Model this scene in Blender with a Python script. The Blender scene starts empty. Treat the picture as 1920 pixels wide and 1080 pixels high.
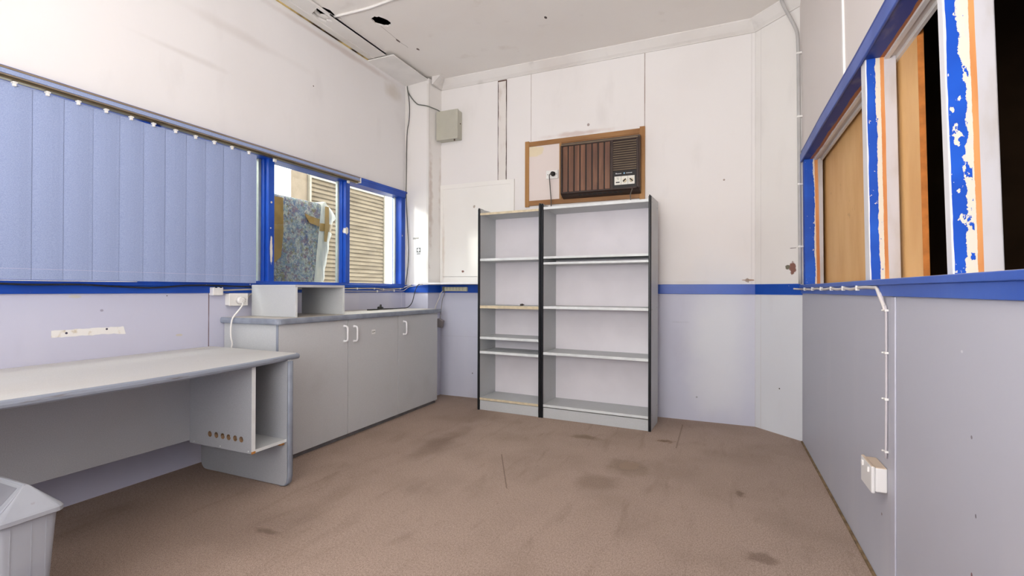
import bpy, bmesh, math, random
from mathutils import Vector, Matrix
random.seed(7)
PI = math.pi
S = bpy.context.scene
C = S.collection

# ------------------------------------------------------------------ camera
F = 905.0; YAW = math.atan((1350 - 960) / F); PITCH = 3.9 / F; ROLL = .003
cam_d = bpy.data.cameras.new('camera')
cam_d.sensor_width = 36; cam_d.lens = F / 1920 * 36; cam_d.clip_start = .02; cam_d.clip_end = 200
cam = bpy.data.objects.new('camera', cam_d); C.objects.link(cam)
cam.matrix_world = Matrix.Translation((0, 0, 1.10)) @ Matrix.Rotation(YAW, 4, 'Z') @ Matrix.Rotation(PI / 2 + PITCH, 4, 'X') @ Matrix.Rotation(ROLL, 4, 'Z')
S.camera = cam

# ------------------------------------------------------------------ world and lights
W = bpy.data.worlds.new('world'); S.world = W; W.use_nodes = True
bg = W.node_tree.nodes['Background']
bg.inputs[0].default_value = (1.0, .985, .96, 1); bg.inputs[1].default_value = 4.2

def area(name, loc, rot, sx, sy, power, col):
    d = bpy.data.lights.new(name, 'AREA'); d.shape = 'RECTANGLE'; d.size = sx; d.size_y = sy
    d.energy = power; d.color = col
    o = bpy.data.objects.new(name, d); C.objects.link(o); o.location = loc; o.rotation_euler = rot
    return o
# the photographer's flash bounced off the ceiling behind the camera, and an added fill lamp behind it
area('bounce_flash', (-.7, -.9, 1.4), (PI - .45, 0, -.35), 1.2, 1.2, 74, (1, .99, .975))
area('rear_fill_light', (-.7, -1.52, 1.35), (PI / 2 + .04, 0, PI), 2.2, 1.9, 50, (.97, .98, 1))
# low sun reaching in past the mattress to the column and the hatch board
sd = bpy.data.lights.new('sun', 'SUN'); sd.energy = 3.2; sd.angle = .16; sd.color = (1, .97, .92)
so = bpy.data.objects.new('sun', sd); C.objects.link(so)
so.rotation_euler = Vector((1.8, 1.0, -.82)).to_track_quat('-Z', 'Y').to_euler()

S.view_settings.view_transform = 'Standard'
S.view_settings.look = 'None'
S.view_settings.exposure = 0.6
S.view_settings.gamma = 1
S.view_settings.use_curve_mapping = False

# ------------------------------------------------------------------ material helpers
def lin(r, g, b):
    f = lambda c: (c / 255) / 12.92 if c / 255 <= .04045 else ((c / 255 + .055) / 1.055) ** 2.4
    return (f(r), f(g), f(b), 1)

class N:
    """tiny node builder"""
    def __init__(s, name, rough=.6, spec=.35, metallic=0):
        s.m = bpy.data.materials.new(name); s.m.use_nodes = True
        s.t = s.m.node_tree; s.b = s.t.nodes['Principled BSDF']
        s.b.inputs['Roughness'].default_value = rough
        s.b.inputs['Specular IOR Level'].default_value = spec
        s.b.inputs['Metallic'].default_value = metallic
        s.pos = None
    def n(s, k, **kw):
        x = s.t.nodes.new(k)
        for a, v in kw.items(): setattr(x, a, v)
        return x
    def put(s, sock, v):
        if isinstance(v, bpy.types.NodeSocket): s.t.links.new(v, sock)
        elif isinstance(v, (tuple, list)) and len(v) == 3 and sock.type == 'RGBA': sock.default_value = (*v, 1)
        else: sock.default_value = v
    def P(s):
        if s.pos is None:
            g = s.n('ShaderNodeNewGeometry'); q = s.n('ShaderNodeSeparateXYZ'); s.t.links.new(g.outputs['Position'], q.inputs[0])
            s.pos = (g.outputs['Position'], q.outputs[0], q.outputs[1], q.outputs[2])
        return s.pos
    def math(s, op, a, b=None, c=None, clamp=False):
        x = s.n('ShaderNodeMath', operation=op, use_clamp=clamp)
        s.put(x.inputs[0], a)
        if b is not None: s.put(x.inputs[1], b)
        if c is not None: s.put(x.inputs[2], c)
        return x.outputs[0]
    def noise(s, scale, detail=3, stretch=(1, 1, 1), rough=.5, seed=0, dist=0):
        mp = s.n('ShaderNodeMapping'); mp.inputs['Scale'].default_value = stretch; mp.inputs['Location'].default_value = (seed, seed * .7, seed * 1.3)
        s.t.links.new(s.P()[0], mp.inputs[0])
        x = s.n('ShaderNodeTexNoise'); x.inputs['Scale'].default_value = scale; x.inputs['Detail'].default_value = detail
        x.inputs['Roughness'].default_value = rough; x.inputs['Distortion'].default_value = dist
        s.t.links.new(mp.outputs[0], x.inputs['Vector']); return x.outputs[0]
    def ramp(s, v, a, b, lo=0., hi=1.):
        x = s.n('ShaderNodeMapRange'); x.clamp = True; x.interpolation_type = 'SMOOTHSTEP'
        s.put(x.inputs[0], v); x.inputs[1].default_value = a; x.inputs[2].default_value = b
        x.inputs[3].default_value = lo; x.inputs[4].default_value = hi; return x.outputs[0]
    def mix(s, f, a, b, mode='MIX'):
        x = s.n('ShaderNodeMix', data_type='RGBA', blend_type=mode)
        s.put(x.inputs[0], f); s.put(x.inputs[6], a); s.put(x.inputs[7], b); return x.outputs[2]
    def line(s, coord, pos, w, lo=None, rng=None):
        """mask of a thin line at coord=pos, optionally only where coordinate lo is within rng"""
        d = s.math('ABSOLUTE', s.math('SUBTRACT', coord, pos))
        m = s.ramp(d, w * .5, w, 1., 0.)
        if lo is not None:
            m = s.math('MULTIPLY', m, s.math('GREATER_THAN', lo, rng[0])); m = s.math('MULTIPLY', m, s.math('LESS_THAN', lo, rng[1]))
        return m
    def blob(s, p, r, wob=.5, nscale=20, seed=0, soft=.25):
        """irregular patch around point p with radii r=(rx,ry,rz)"""
        v = s.n('ShaderNodeVectorMath', operation='SUBTRACT'); s.t.links.new(s.P()[0], v.inputs[0]); v.inputs[1].default_value = p
        w = s.n('ShaderNodeVectorMath', operation='DIVIDE'); s.t.links.new(v.outputs[0], w.inputs[0]); w.inputs[1].default_value = r
        l = s.n('ShaderNodeVectorMath', operation='LENGTH'); s.t.links.new(w.outputs[0], l.inputs[0])
        nz = s.noise(nscale, 4, seed=seed)
        d = s.math('ADD', l.outputs['Value'], s.math('MULTIPLY', s.math('SUBTRACT', nz, .5), wob * 2))
        return s.ramp(d, 1.05 - soft, 1.05, 1., 0.)
    def col(s, c): s.put(s.b.inputs['Base Color'], c); return s
    def bump(s, h, strength=.2, dist=.002):
        x = s.n('ShaderNodeBump'); x.inputs['Strength'].default_value = strength; x.inputs['Distance'].default_value = dist
        s.put(x.inputs['Height'], h); s.t.links.new(x.outputs[0], s.b.inputs['Normal']); return s

def simple(name, c, rough=.5, var=.06, scale=12, spec=.35, metallic=0, bump=0, stretch=(1, 1, 1)):
    k = N(name, rough, spec, metallic); base = lin(*c)
    nz = k.noise(scale, 4, stretch)
    dark = tuple(x * (1 - var * 2) for x in base[:3]); light = tuple(min(1, x * (1 + var)) for x in base[:3])
    k.col(k.mix(k.ramp(nz, .3, .7), dark, light))
    if bump: k.bump(k.noise(scale * 8, 3), bump, .001)
    return k.m

# ---- paints of the room
UP = (232, 229, 227); LOWC = (196, 197, 216)
def wall_mat(name, up, low, zs, seams=(), blobs=(), rough=.75, spec=.3, dirt=.05):
    k = N(name, rough, spec); _, x, y, z = k.P()
    c = k.mix(k.math('GREATER_THAN', z, zs), lin(*low), lin(*up))
    # faint blotches and rubbed patches in the paint
    c = k.mix(k.ramp(k.noise(1.3, 5, seed=3), .42, .75, 0, dirt), c, lin(150, 125, 105))
    c = k.mix(k.ramp(k.noise(5, 6, (1, 1, .35), seed=9), .58, .8, 0, dirt * 1.6), c, lin(120, 105, 95))
    c = k.mix(k.ramp(k.noise(2.2, 4, (1, 1, .2), seed=14), .5, .8, 0, .25), c, lin(*[min(255, v + 8) for v in up]))
    for ax, p, w, r, colr, st in seams:
        crd = (x, y, z)[ax]; other = z if ax != 2 else (x if r and r[2] == 'x' else y)
        m = k.line(crd, p, w, other if r else None, r[:2] if r else None)
        m = k.math('MULTIPLY', m, k.ramp(k.noise(6, 3, seed=p * 3), .2, .6, st * .45, st))
        c = k.mix(m, c, lin(*colr))
    for i, (p, r, colr, st, wob, ns) in enumerate(blobs):
        m = k.math('MULTIPLY', k.blob(p, r, wob, ns, seed=i * 1.7, soft=.25 if max(v for v in r if v != 1) < .06 else .95), st); c = k.mix(m, c, lin(*colr))
    k.col(c); k.bump(k.noise(9, 5), .12, .006)
    return k.m

# ------------------------------------------------------------------ geometry helpers
class B:
    def __init__(s): s.bm = bmesh.new()
    def box(s, x0, x1, y0, y1, z0, z1, bev=0, seg=2, mi=0):
        b2 = bmesh.new()
        r = bmesh.ops.create_cube(b2, size=1)
        for v in b2.verts:
            v.co = Vector(((x0 + x1) / 2 + v.co.x * (x1 - x0), (y0 + y1) / 2 + v.co.y * (y1 - y0), (z0 + z1) / 2 + v.co.z * (z1 - z0)))
        if bev: bmesh.ops.bevel(b2, geom=list(b2.edges), offset=bev, segments=seg, profile=.5, affect='EDGES')
        return s.add(b2, mi)
    def add(s, b2, mi=0, smooth=False, M=None):
        if M is not None: bmesh.ops.transform(b2, matrix=M, verts=b2.verts)
        for f in b2.faces:
            f.material_index = mi
            if smooth: f.smooth = True
        me = bpy.data.meshes.new('tmp'); b2.to_mesh(me); b2.free(); s.bm.from_mesh(me); bpy.data.meshes.remove(me); return s
    def prism(s, pts, axis, a, b, bev=0, mi=0):
        """polygon pts (2-tuples in the other two axes, in xyz order) extruded along axis from a to b"""
        b2 = bmesh.new()
        def co(p, t): q = list(p); q.insert(axis, t); return q
        vs = [b2.verts.new(co(p, a)) for p in pts]; f = b2.faces.new(vs)
        r = bmesh.ops.extrude_face_region(b2, geom=[f])
        d = [0, 0, 0]; d[axis] = b - a
        bmesh.ops.translate(b2, vec=d, verts=[v for v in r['geom'] if isinstance(v, bmesh.types.BMVert)])
        bmesh.ops.recalc_face_normals(b2, faces=b2.faces)
        if bev: bmesh.ops.bevel(b2, geom=list(b2.edges), offset=bev, segments=2, profile=.5, affect='EDGES')
        return s.add(b2, mi)
    def cyl(s, p0, p1, r0, r1=None, n=20, mi=0, smooth=True, bev=0):
        p0 = Vector(p0); p1 = Vector(p1); r1 = r0 if r1 is None else r1
        b2 = bmesh.new(); bmesh.ops.create_cone(b2, cap_ends=True, segments=n, radius1=r0, radius2=r1, depth=(p1 - p0).length)
        if bev: bmesh.ops.bevel(b2, geom=[e for e in b2.edges if len(e.link_faces) == 2 and max(len(f.verts) for f in e.link_faces) > 4], offset=bev, segments=2, affect='EDGES')
        M = Matrix.Translation((p0 + p1) / 2) @ (p1 - p0).to_track_quat('Z', 'Y').to_matrix().to_4x4()
        for f in b2.faces: f.smooth = len(f.verts) == 4
        bmesh.ops.transform(b2, matrix=M, verts=b2.verts)
        for f in b2.faces: f.material_index = mi
        me = bpy.data.meshes.new('tmp'); b2.to_mesh(me); b2.free(); s.bm.from_mesh(me); bpy.data.meshes.remove(me); return s
    def tube(s, pts, r, n=10, smooth_pts=True, mi=0, flat=1.0):
        P = [Vector(p) for p in pts]
        if smooth_pts and len(P) > 2:
            Q = []
            for i in range(len(P) - 1):
                a = P[max(i - 1, 0)]; b = P[i]; c = P[i + 1]; d = P[min(i + 2, len(P) - 1)]
                for k in range(6):
                    t = k / 6; Q.append(.5 * ((2 * b) + (-a + c) * t + (2 * a - 5 * b + 4 * c - d) * t * t + (-a + 3 * b - 3 * c + d) * t ** 3))
            Q.append(P[-1]); P = Q
        b2 = bmesh.new(); rings = []; prev = None
        for i, p in enumerate(P):
            t = (P[min(i + 1, len(P) - 1)] - P[max(i - 1, 0)]).normalized()
            if prev is None: u = t.orthogonal().normalized()
            else: u = (prev - t * prev.dot(t)).normalized()
            prev = u; w = t.cross(u)
            rings.append([b2.verts.new(p + (u * math.cos(2 * PI * k / n) + w * math.sin(2 * PI * k / n) * flat) * r) for k in range(n)])
        for a, b in zip(rings, rings[1:]):
            for k in range(n): b2.faces.new((a[k], a[(k + 1) % n], b[(k + 1) % n], b[k]))
        b2.faces.new(rings[0][::-1]); b2.faces.new(rings[-1])
        return s.add(b2, mi, True)
    def loft(s, loops, closed=True, cap=True, mi=0, smooth=True):
        b2 = bmesh.new(); R = [[b2.verts.new(p) for p in l] for l in loops]; n = len(R[0])
        for a, b in zip(R, R[1:]):
            for k in range(n if closed else n - 1): b2.faces.new((a[k], a[(k + 1) % n], b[(k + 1) % n], b[k]))
        if cap and closed: b2.faces.new(R[0][::-1]); b2.faces.new(R[-1])
        bmesh.ops.recalc_face_normals(b2, faces=b2.faces)
        return s.add(b2, mi, smooth)
    def warp(s, f):
        for v in s.bm.verts: v.co = Vector(f(*v.co))
        return s

def root_of(o):
    M = Matrix.Identity(4)
    while o is not None:
        M = (Matrix.Translation(o.location) @ o.rotation_euler.to_matrix().to_4x4()) @ M; o = o.parent
    return M
def obj(name, b, mats, parent=None, local=False, kind=None, label=None, shade=None):
    bm = b.bm if isinstance(b, B) else b
    me = bpy.data.meshes.new(name)
    if parent is not None and not local: bmesh.ops.transform(bm, matrix=root_of(parent).inverted(), verts=bm.verts)
    bm.to_mesh(me); bm.free()
    for m in (mats if isinstance(mats, (list, tuple)) else [mats]): me.materials.append(m)
    o = bpy.data.objects.new(name, me); C.objects.link(o)
    if parent is not None: o.parent = parent
    if kind: o['kind'] = kind
    if label: o['label'] = label
    return o
def struct(name, b, mats): return obj(name, b, mats, kind='structure')
def thing(name, label, cat, loc=(0, 0, 0), rz=0, group=None, kind=None):
    o = bpy.data.objects.new(name, None); C.objects.link(o); o.empty_display_size = .1
    o.location = loc; o.rotation_euler = (0, 0, rz)
    if kind: o['kind'] = kind
    else:
        o['label'] = label; o['category'] = cat
    if group: o['group'] = group
    return o
def solo(name, b, mats, label, cat, group=None):
    bm = b.bm; lo = Vector((min(v.co.x for v in bm.verts) + max(v.co.x for v in bm.verts), min(v.co.y for v in bm.verts) + max(v.co.y for v in bm.verts), 0)) / 2
    lo.z = min(v.co.z for v in bm.verts)
    bmesh.ops.translate(bm, vec=-lo, verts=bm.verts)
    o = obj(name, b, mats); o.location = lo; o['label'] = label; o['category'] = cat
    if group: o['group'] = group
    return o
def cut(o, cutter):
    """carve the cutter mesh out of o for good"""
    me = bpy.data.meshes.new('cutter'); cutter.bm.to_mesh(me); cutter.bm.free()
    c = bpy.data.objects.new('cutter', me); C.objects.link(c)
    bpy.context.view_layer.update()
    c.matrix_world = o.matrix_world if False else Matrix.Identity(4)
    md = o.modifiers.new('b', 'BOOLEAN'); md.operation = 'DIFFERENCE'; md.object = c; md.solver = 'EXACT'
    bpy.context.view_layer.update()
    dg = bpy.context.evaluated_depsgraph_get()
    new = bpy.data.meshes.new_from_object(o.evaluated_get(dg)); o.modifiers.clear(); o.data = new
    bpy.data.objects.remove(c)

# ------------------------------------------------------------------ room numbers (metres)
XL, XR, YB, YF = -3.03, .554, 4.37, -1.6
ZC, ZS = 3.275, 1.145
WL0, WL1, WZ0, WZ1 = -1.3, 4.20, 1.145, 2.115         # left window opening
WR0, WR1, RZ0, RZ1 = .10, 3.955, 1.145, 2.075        # right window opening

# ---- materials
BLUE = (20, 78, 172)
def paint_blue(name='blue_gloss_paint', chips=True):
    k = N(name, .38, .45)
    c = k.mix(k.ramp(k.noise(3, 4), .35, .7), lin(14, 70, 168), lin(24, 82, 184))
    if chips:
        m = k.ramp(k.noise(26, 4, seed=5), .745, .76); c = k.mix(m, c, lin(215, 208, 196))
        m = k.ramp(k.noise(9, 3, (.5, .5, 1.4), seed=2), .745, .755); c = k.mix(m, c, lin(220, 214, 200))
    k.col(c); k.bump(k.noise(30, 4), .15, .002); return k.m
M_blue = paint_blue()
M_blue_clean = paint_blue('blue_frame_paint', False)

k = N('carpet', .95, .1); _, x, y, z = k.P()
c = k.mix(k.ramp(k.noise(380, 2, rough=.7), .3, .7), lin(138, 118, 106), lin(214, 192, 177))
c = k.mix(k.ramp(k.noise(150, 3, (1, .6, 1), rough=.8), .42, .62, 0, .42), c, lin(122, 104, 94))
c = k.mix(k.ramp(k.noise(2.2, 5), .4, .75, 0, .3), c, lin(128, 110, 97))
c = k.mix(k.ramp(k.noise(3.5, 6, (2.4, .6, 1), seed=4, dist=.5), .54, .8, 0, .28), c, lin(105, 86, 74))
c = k.mix(k.ramp(k.noise(9, 4, (2.5, .35, 1), seed=8, dist=1), .60, .8, 0, .2), c, lin(100, 82, 70))
c = k.mix(k.ramp(k.noise(30, 3, seed=6), .74, .78, 0, .6), c, lin(84, 68, 58))
for i, (p, r, cc, st, wob, ns) in enumerate([
        ((-.53, 3.06, 0), (.17, .20, 1), (105, 88, 70), .42, .5, 9), ((-.64, 2.74, 0), (.15, .17, 1), (110, 90, 74), .35, .6, 8),
        ((-.92, 3.54, 0), (.13, .07, 1), (96, 80, 58), .5, .5, 14), ((-.36, 3.69, 0), (.08, .05, 1), (96, 70, 45), .6, .8, 24),
        ((.15, 2.23, 0), (.09, .06, 1), (84, 66, 54), .45, .8, 14), ((-1.85, 2.95, 0), (.12, .5, 1), (100, 80, 68), .35, .8, 5),
        ((-1.89, 1.58, 0), (.10, .03, 1), (86, 70, 60), .5, .7, 18), ((-2.25, 1.25, 0), (.8, .9, 1), (100, 82, 74), .3, .5, 3),
        ((.1, 2.9, 0), (.03, .06, 1), (86, 66, 56), .5, .7, 25)]):
    c = k.mix(k.math('MULTIPLY', k.blob(p, r, wob, ns, seed=i * 2.3, soft=.8), st), c, lin(*cc))
c = k.mix(k.math('MULTIPLY', k.blob((-.52, 3.08, 0), (.065, .085, 1), .35, 12, 3), .5), c, lin(165, 142, 124))
c = k.mix(k.math('MULTIPLY', k.line(k.math('ADD', x, k.math('MULTIPLY', y, .52)), .19, .006, y, (2.45, 2.95)), .45), c, lin(84, 68, 58))
c = k.mix(k.math('MULTIPLY', k.line(x, -.28, .007, y, (3.55, 4.2)), .35), c, lin(90, 72, 60))
k.col(c); k.bump(k.noise(420, 2, rough=.8), .5, .004); M_carpet = k.m

k = N('ceiling_paint', .85, .2)
c = lin(236, 232, 227)
c = k.mix(k.ramp(k.noise(1.1, 5, seed=2), .4, .75, 0, .12), c, lin(196, 170, 148))
c = k.mix(k.ramp(k.noise(6, 5, seed=5), .62, .8, 0, .25), c, lin(190, 176, 162))
for i, (p, r, cc, st, wob, ns) in enumerate([((-1.28, 3.632, 3.27), (.012, .02, 1), (60, 45, 40), .95, .2, 20), ((-2.51, 3.66, 3.27), (.012, .022, 1), (80, 55, 45), .9, .5, 40),
        ((-2.585, 3.47, 3.27), (.010, .03, 1), (70, 50, 42), .9, .6, 40)]):
    c = k.mix(k.math('MULTIPLY', k.blob(p, r, wob, ns, i), st), c, lin(*cc))
_, x, y, z = k.P()
wob = k.math('ADD', x, k.math('MULTIPLY', k.math('SUBTRACT', k.noise(5, 3), .5), .05))
c = k.mix(k.math('MULTIPLY', k.line(wob, -2.575, .003, y, (3.22, 3.6)), .6), c, lin(110, 90, 78))
k.col(c); k.bump(k.noise(5, 5), .15, .01); M_ceil = k.m

dk = (96, 74, 62)
TAN = (150, 112, 84)
M_wall_left = wall_mat('left_wall_paint', (230, 228, 228), (200, 201, 219), 1.1,
    seams=[(1, 2.087, .004, (0, 1.08), (90, 50, 48), .9), (1, 4.14, .012, (0, 1.08), (225, 225, 235), .5)],
    blobs=[((XL, 1.9, 2.55), (1, .35, .03), (150, 135, 120), .18, .8, 3), ((XL, 2.35, 2.85), (1, .6, .05), (165, 150, 135), .16, .8, 3),
           ((XL, 3.2, 3.19), (1, .9, .035), TAN, .3, .6, 4), ((XL, 3.97, 3.1), (1, .16, .12), (170, 150, 118), .35, .7, 6),
           ((XL, 1.57, 2.86), (1, .006, .006), (60, 40, 35), .9, .2, 20), ((XL, 2.95, 2.75), (1, .006, .006), (60, 40, 35), .9, .2, 20),
           ((XL, 1.5, .985), (1, .008, .007), (130, 120, 140), .6, .4, 40), ((XL, 1.83, 1.06), (1, .004, .004), (70, 60, 70), .9, .2, 30),
           ((XL, 1.9, .82), (1, .02, .008), (205, 195, 170), .7, .7, 30), ((XL, 1.38, 1.06), (1, .03, .008), (205, 200, 180), .7, .7, 30)])
M_wall_back = wall_mat('back_wall_paint', (233, 230, 228), (203, 205, 220), 1.1,
    seams=[(0, -1.687, .004, (2.53, 3.2), (150, 132, 120), .7), (0, -.612, .005, (2.54, 3.2), (135, 112, 98), .9), (0, .262, .004, (0, 3.2), (190, 184, 180), .5),
           (0, .235, .006, (1.15, 3.2), (214, 210, 208), .6), (2, .62, .003, (-2.7, -2.2, 'x'), (180, 180, 192), .6)],
    blobs=[((.21, YB, 1.187), (.05, 1, .008), (150, 100, 50), .85, .8, 45), ((.205, YB, 1.185), (.016, 1, .017), (120, 86, 44), .8, .9, 60),
           ((-1.2, YB, 2.565), (.5, 1, .03), (170, 120, 90), .35, 1., 7), ((-1.12, YB, 2.63), (.014, 1, .016), (130, 100, 90), .7, .5, 30),
           ((-.22, YB, 1.17), (.3, 1, .02), (215, 205, 190), .35, .8, 10), ((-.18, YB, .2), (.008, 1, .008), (40, 36, 40), .95, .2, 30),
           ((.03, YB, 2.02), (.008, 1, .008), (150, 130, 115), .8, .3, 30), ((-.33, YB, .83), (.1, 1, .012), (160, 160, 172), .35, 1., 12),
           ((-.3, YB, .62), (.14, 1, .3), (190, 190, 205), .5, .5, 4), ((.0, YB, .75), (.36, 1, .8), (222, 225, 230), .95, .3, 3),
           ((.0, YB, .3), (.3, 1, .3), (222, 224, 230), .7, .7, 3), ((-2.32, YB, .25), (.006, 1, .007), (60, 60, 66), .9, .2, 30)])
M_wall_corner = wall_mat('corner_wall_paint', (233, 230, 226), (220, 223, 228), 1.1,
    seams=[(0, .30, .003, None, (190, 184, 180), .35)],
    blobs=[((.50, 4.14, 1.27), (.028, .03, .05), (120, 62, 40), .9, .6, 40), ((.47, 4.17, 1.28), (.02, .02, .02), (90, 84, 60), .9, .6, 50),
           ((.5, 4.14, 1.42), (.03, .03, .003), (70, 60, 55), .8, .6, 40), ((.42, 4.22, .35), (.005, .01, .006), (40, 30, 30), .95, .1, 30)])
M_wall_right = wall_mat('right_wall_paint', (226, 219, 215), (186, 187, 198), 1.1, rough=.5, spec=.45,
    seams=[(1, 4.085, .004, (0, 1.1), (130, 90, 92), .6)],
    blobs=[((XR, 1.55, .95), (1, .006, .004), (215, 215, 222), .9, .2, 40), ((XR, 1.5, .75), (1, .005, .005), (110, 105, 112), .9, .3, 40),
           ((XR, 1.48, .57), (1, .004, .006), (90, 85, 92), .9, .3, 40), ((XR, 2.2, .27), (1, .006, .006), (90, 60, 50), .9, .3, 40), ((XR, 1.5, .42), (1, .005, .008), (110, 60, 60), .9, .3, 40)], dirt=.02)
M_wall_plain = wall_mat('front_wall_paint', (228, 225, 222), (200, 201, 214), 1.1)
M_trimwhite = simple('white_trim_paint', (232, 229, 226), .6, .03, 5)
M_trimdirty = wall_mat('grubby_trim_paint', (228, 225, 221), (228, 225, 221), 1.1, dirt=.22)
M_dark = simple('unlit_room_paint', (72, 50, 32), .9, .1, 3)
M_void = simple('roof_space_timber', (58, 50, 44), .9, .15, 8)

# ------------------------------------------------------------------ structure
b = B(); b.box(XL - .3, XR + .3, YF - .2, YB + .3, -.1, 0); struct('floor', b, M_carpet)

T = .13
b = B()
b.box(XL - T, XL, YF, YB + T, 0, WZ0); b.box(XL - T, XL, YF, YB + T, WZ1, ZC)
b.box(XL - T, XL, YF, WL0, WZ0, WZ1); b.box(XL - T, XL, WL1, YB + T, WZ0, WZ1)
struct('wall_left', b, M_wall_left)
b = B(); b.box(XL, XR + .5, YB, YB + T, 0, ZC + .02); wall_back = struct('wall_back', b, M_wall_back)
b = B(); b.prism([(XL - T, YF - T), (XR + T, YF - T), (XR + T, YF), (XL - T, YF)], 2, 0, ZC + .02); struct('wall_front', b, M_wall_plain)
b = B(); b.prism([(.262, YB + .001), (XR, 4.085), (XR + T, 4.085), (XR + T, YB + .001)], 2, 0, ZC); struct('wall_corner', b, M_wall_corner)

# the upper half of the right wall and its window lean in a little towards the camera
def lean(x, y, z):
    kx = .018 + .011 * max(0., (2.4 - max(y, 1.55)) / .8) - .010 * min(1., max(0., (y - 3.2) / .8))
    return (x - kx * max(0., z - RZ0), y, z)
def subdiv(b, n=10):
    bmesh.ops.subdivide_edges(b.bm, edges=[e for e in b.bm.edges if abs((e.verts[0].co - e.verts[1].co).y) > .8], cuts=n, use_grid_fill=True); return b
RT = .11
b = B(); b.box(XR, XR + RT, YF, 4.09, 0, RZ0); b.box(XR, XR + RT, YF, WR0, RZ0, RZ1); b.box(XR, XR + RT, WR1, 4.09, RZ0, RZ1)
b.box(XR, XR + RT, YF, 4.09, RZ1, ZC + .01); subdiv(b, 14).warp(lean); struct('wall_right', b, M_wall_right)

# boxed column in the left corner
M_col = wall_mat('column_paint', (234, 231, 228), (205, 206, 222), 1.1,
    seams=[], blobs=[((-2.72, 4.20, 2.0), (.012, .05, .7), (150, 110, 80), .35, .9, 14), ((-2.71, 4.35, 2.1), (.02, .03, .5), TAN, .3, .9, 12),
                     ((-2.715, 4.17, 1.35), (.01, .04, .08), (130, 86, 60), .55, .8, 30)])
b = B(); b.prism([(XL, 4.205), (-2.725, 4.165), (-2.70, YB), (XL, YB)], 2, 0, ZC - .02); struct('wall_column', b, M_col)
b = B(); b.box(XL, XL + .02, 4.19, 4.21, 1.15, 3.24, .002); b.prism([(-2.745, 4.1635), (-2.72, 4.160), (-2.72, 4.17), (-2.745, 4.172)], 2, 1.18, 3.2); struct('trim_9', b, M_trimdirty)

# ceiling with its holes, roof space above
b = B(); b.box(XL - .1, XR + .1, YF, YB + .1, ZC, ZC + .012); ceil = struct('ceiling', b, [M_ceil])
cb = B()
pts = []
for i in range(26):
    a = 2 * PI * i / 26; r = 1 + random.uniform(-.09, .09)
    pts.append((-2.525 + math.cos(a) * .062 * r + math.sin(a) * .012, 3.168 + math.sin(a) * .080 * r))
cb.prism(pts, 2, ZC - .05, ZC + .1); cut(ceil, cb)
cb = B(); pts = [(-2.84 + dx, 2.88 + dy) for dx, dy in ((-.06, -.03), (-.02, -.07), (.03, -.05), (.05, .0), (.035, .07), (.05, .13), (0, .09), (-.03, .12), (-.035, .05), (-.07, .02))]
cb.prism(pts, 2, ZC - .05, ZC + .1); cut(ceil, cb)
b = B(); b.box(XL - .13, XR + .13, YF, YB + .13, ZC + .45, ZC + .5)
b.box(XL - .13, XL - .1, YF, YB + .13, ZC, ZC + .45); b.box(XR + .1, XR + .13, YF, YB + .13, ZC, ZC + .45); b.box(XL - .1, XR + .1, YB + .1, YB + .13, ZC, ZC + .45); b.box(XL - .1, XR + .1, YF - .03, YF, ZC, ZC + .45)
struct('ceiling', b, M_void)

# cornice: coved profile swept round the column, back wall and corner
def sweep(path, prof, closed=False):
    """path: 2D points, room on the left-hand normal side; prof: (offset into room, z)"""
    loops = []; n = len(path)
    for i, p in enumerate(path):
        def nrm(a, b_): d = Vector((b_[0] - a[0], b_[1] - a[1])).normalized(); return Vector((d.y, -d.x))
        if i == 0: m = nrm(path[0], path[1])
        elif i == n - 1: m = nrm(path[-2], path[-1])
        else:
            a, c = nrm(path[i - 1], p), nrm(p, path[i + 1]); m = (a + c).normalized(); m = m / max(.3, m.dot(a))
        loops.append([(p[0] + m.x * o, p[1] + m.y * o, z) for o, z in prof])
    return loops
cove = [(0, 3.197), (.012, 3.197), (.014, 3.202), (.022, 3.208), (.036, 3.218), (.055, 3.236), (.072, 3.252), (.084, 3.263), (.090, 3.268), (.092, 3.275), (0, 3.275)]
b = B(); b.loft(sweep([(-2.70, 4.185), (-2.70, YB), (.262, YB), (XR + .02, 4.065)], cove), smooth=False)
struct('trim_5', b, M_trimdirty)
# soffit strip and loose board along the top of the left wall
b = B(); b.box(XL, -2.815, YF, 3.60, 3.252, 3.268); b.box(-2.835, -2.815, 2.90, 3.6, 3.25, 3.274, .003); b.box(-2.965, -2.95, YF, 3.6, 3.247, 3.253, .001)
o = struct('trim_6', b, M_trimdirty)
cb = B(); pts = [(-2.895 + dx, 2.88 + dy) for dx, dy in ((-.03, -.05), (.06, -.09), (.06, .02), (.035, .10), (.0, .07), (-.02, .09), (-.04, .02))]
cb.prism(pts, 2, 3.2, 3.3); cut(o, cb)
b = B(); b.prism([(XL, 3.598), (-2.735, 3.600), (-2.735, 4.185), (XL, 4.215)], 2, 3.236, 3.246, .0015); struct('trim_7', b, M_trimwhite)
# timber under the ceiling that the strips are nailed to, showing as dark and yellow gaps
k = N('gap_timber', .9, .1); k.col(k.mix(k.ramp(k.noise(4, 2, (1, 1, 1)), .45, .6), lin(60, 48, 36), lin(214, 190, 130))); M_gap = k.m
b = B(); b.box(XL + .001, XL + .012, YF, 3.6, 3.244, 3.253); struct('trim_8', b, M_gap)
# cover strip across the ceiling, sagging slightly
b = B(); b.tube([(-2.815, 2.955, 3.272), (-2.5, 2.965, 3.27), (-2.2, 2.95, 3.272), (-1.4, 2.93, 3.272), (0.6, 2.92, 3.272)], .017, 12, flat=.6); struct('trim_10', b, M_trimwhite)

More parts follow.
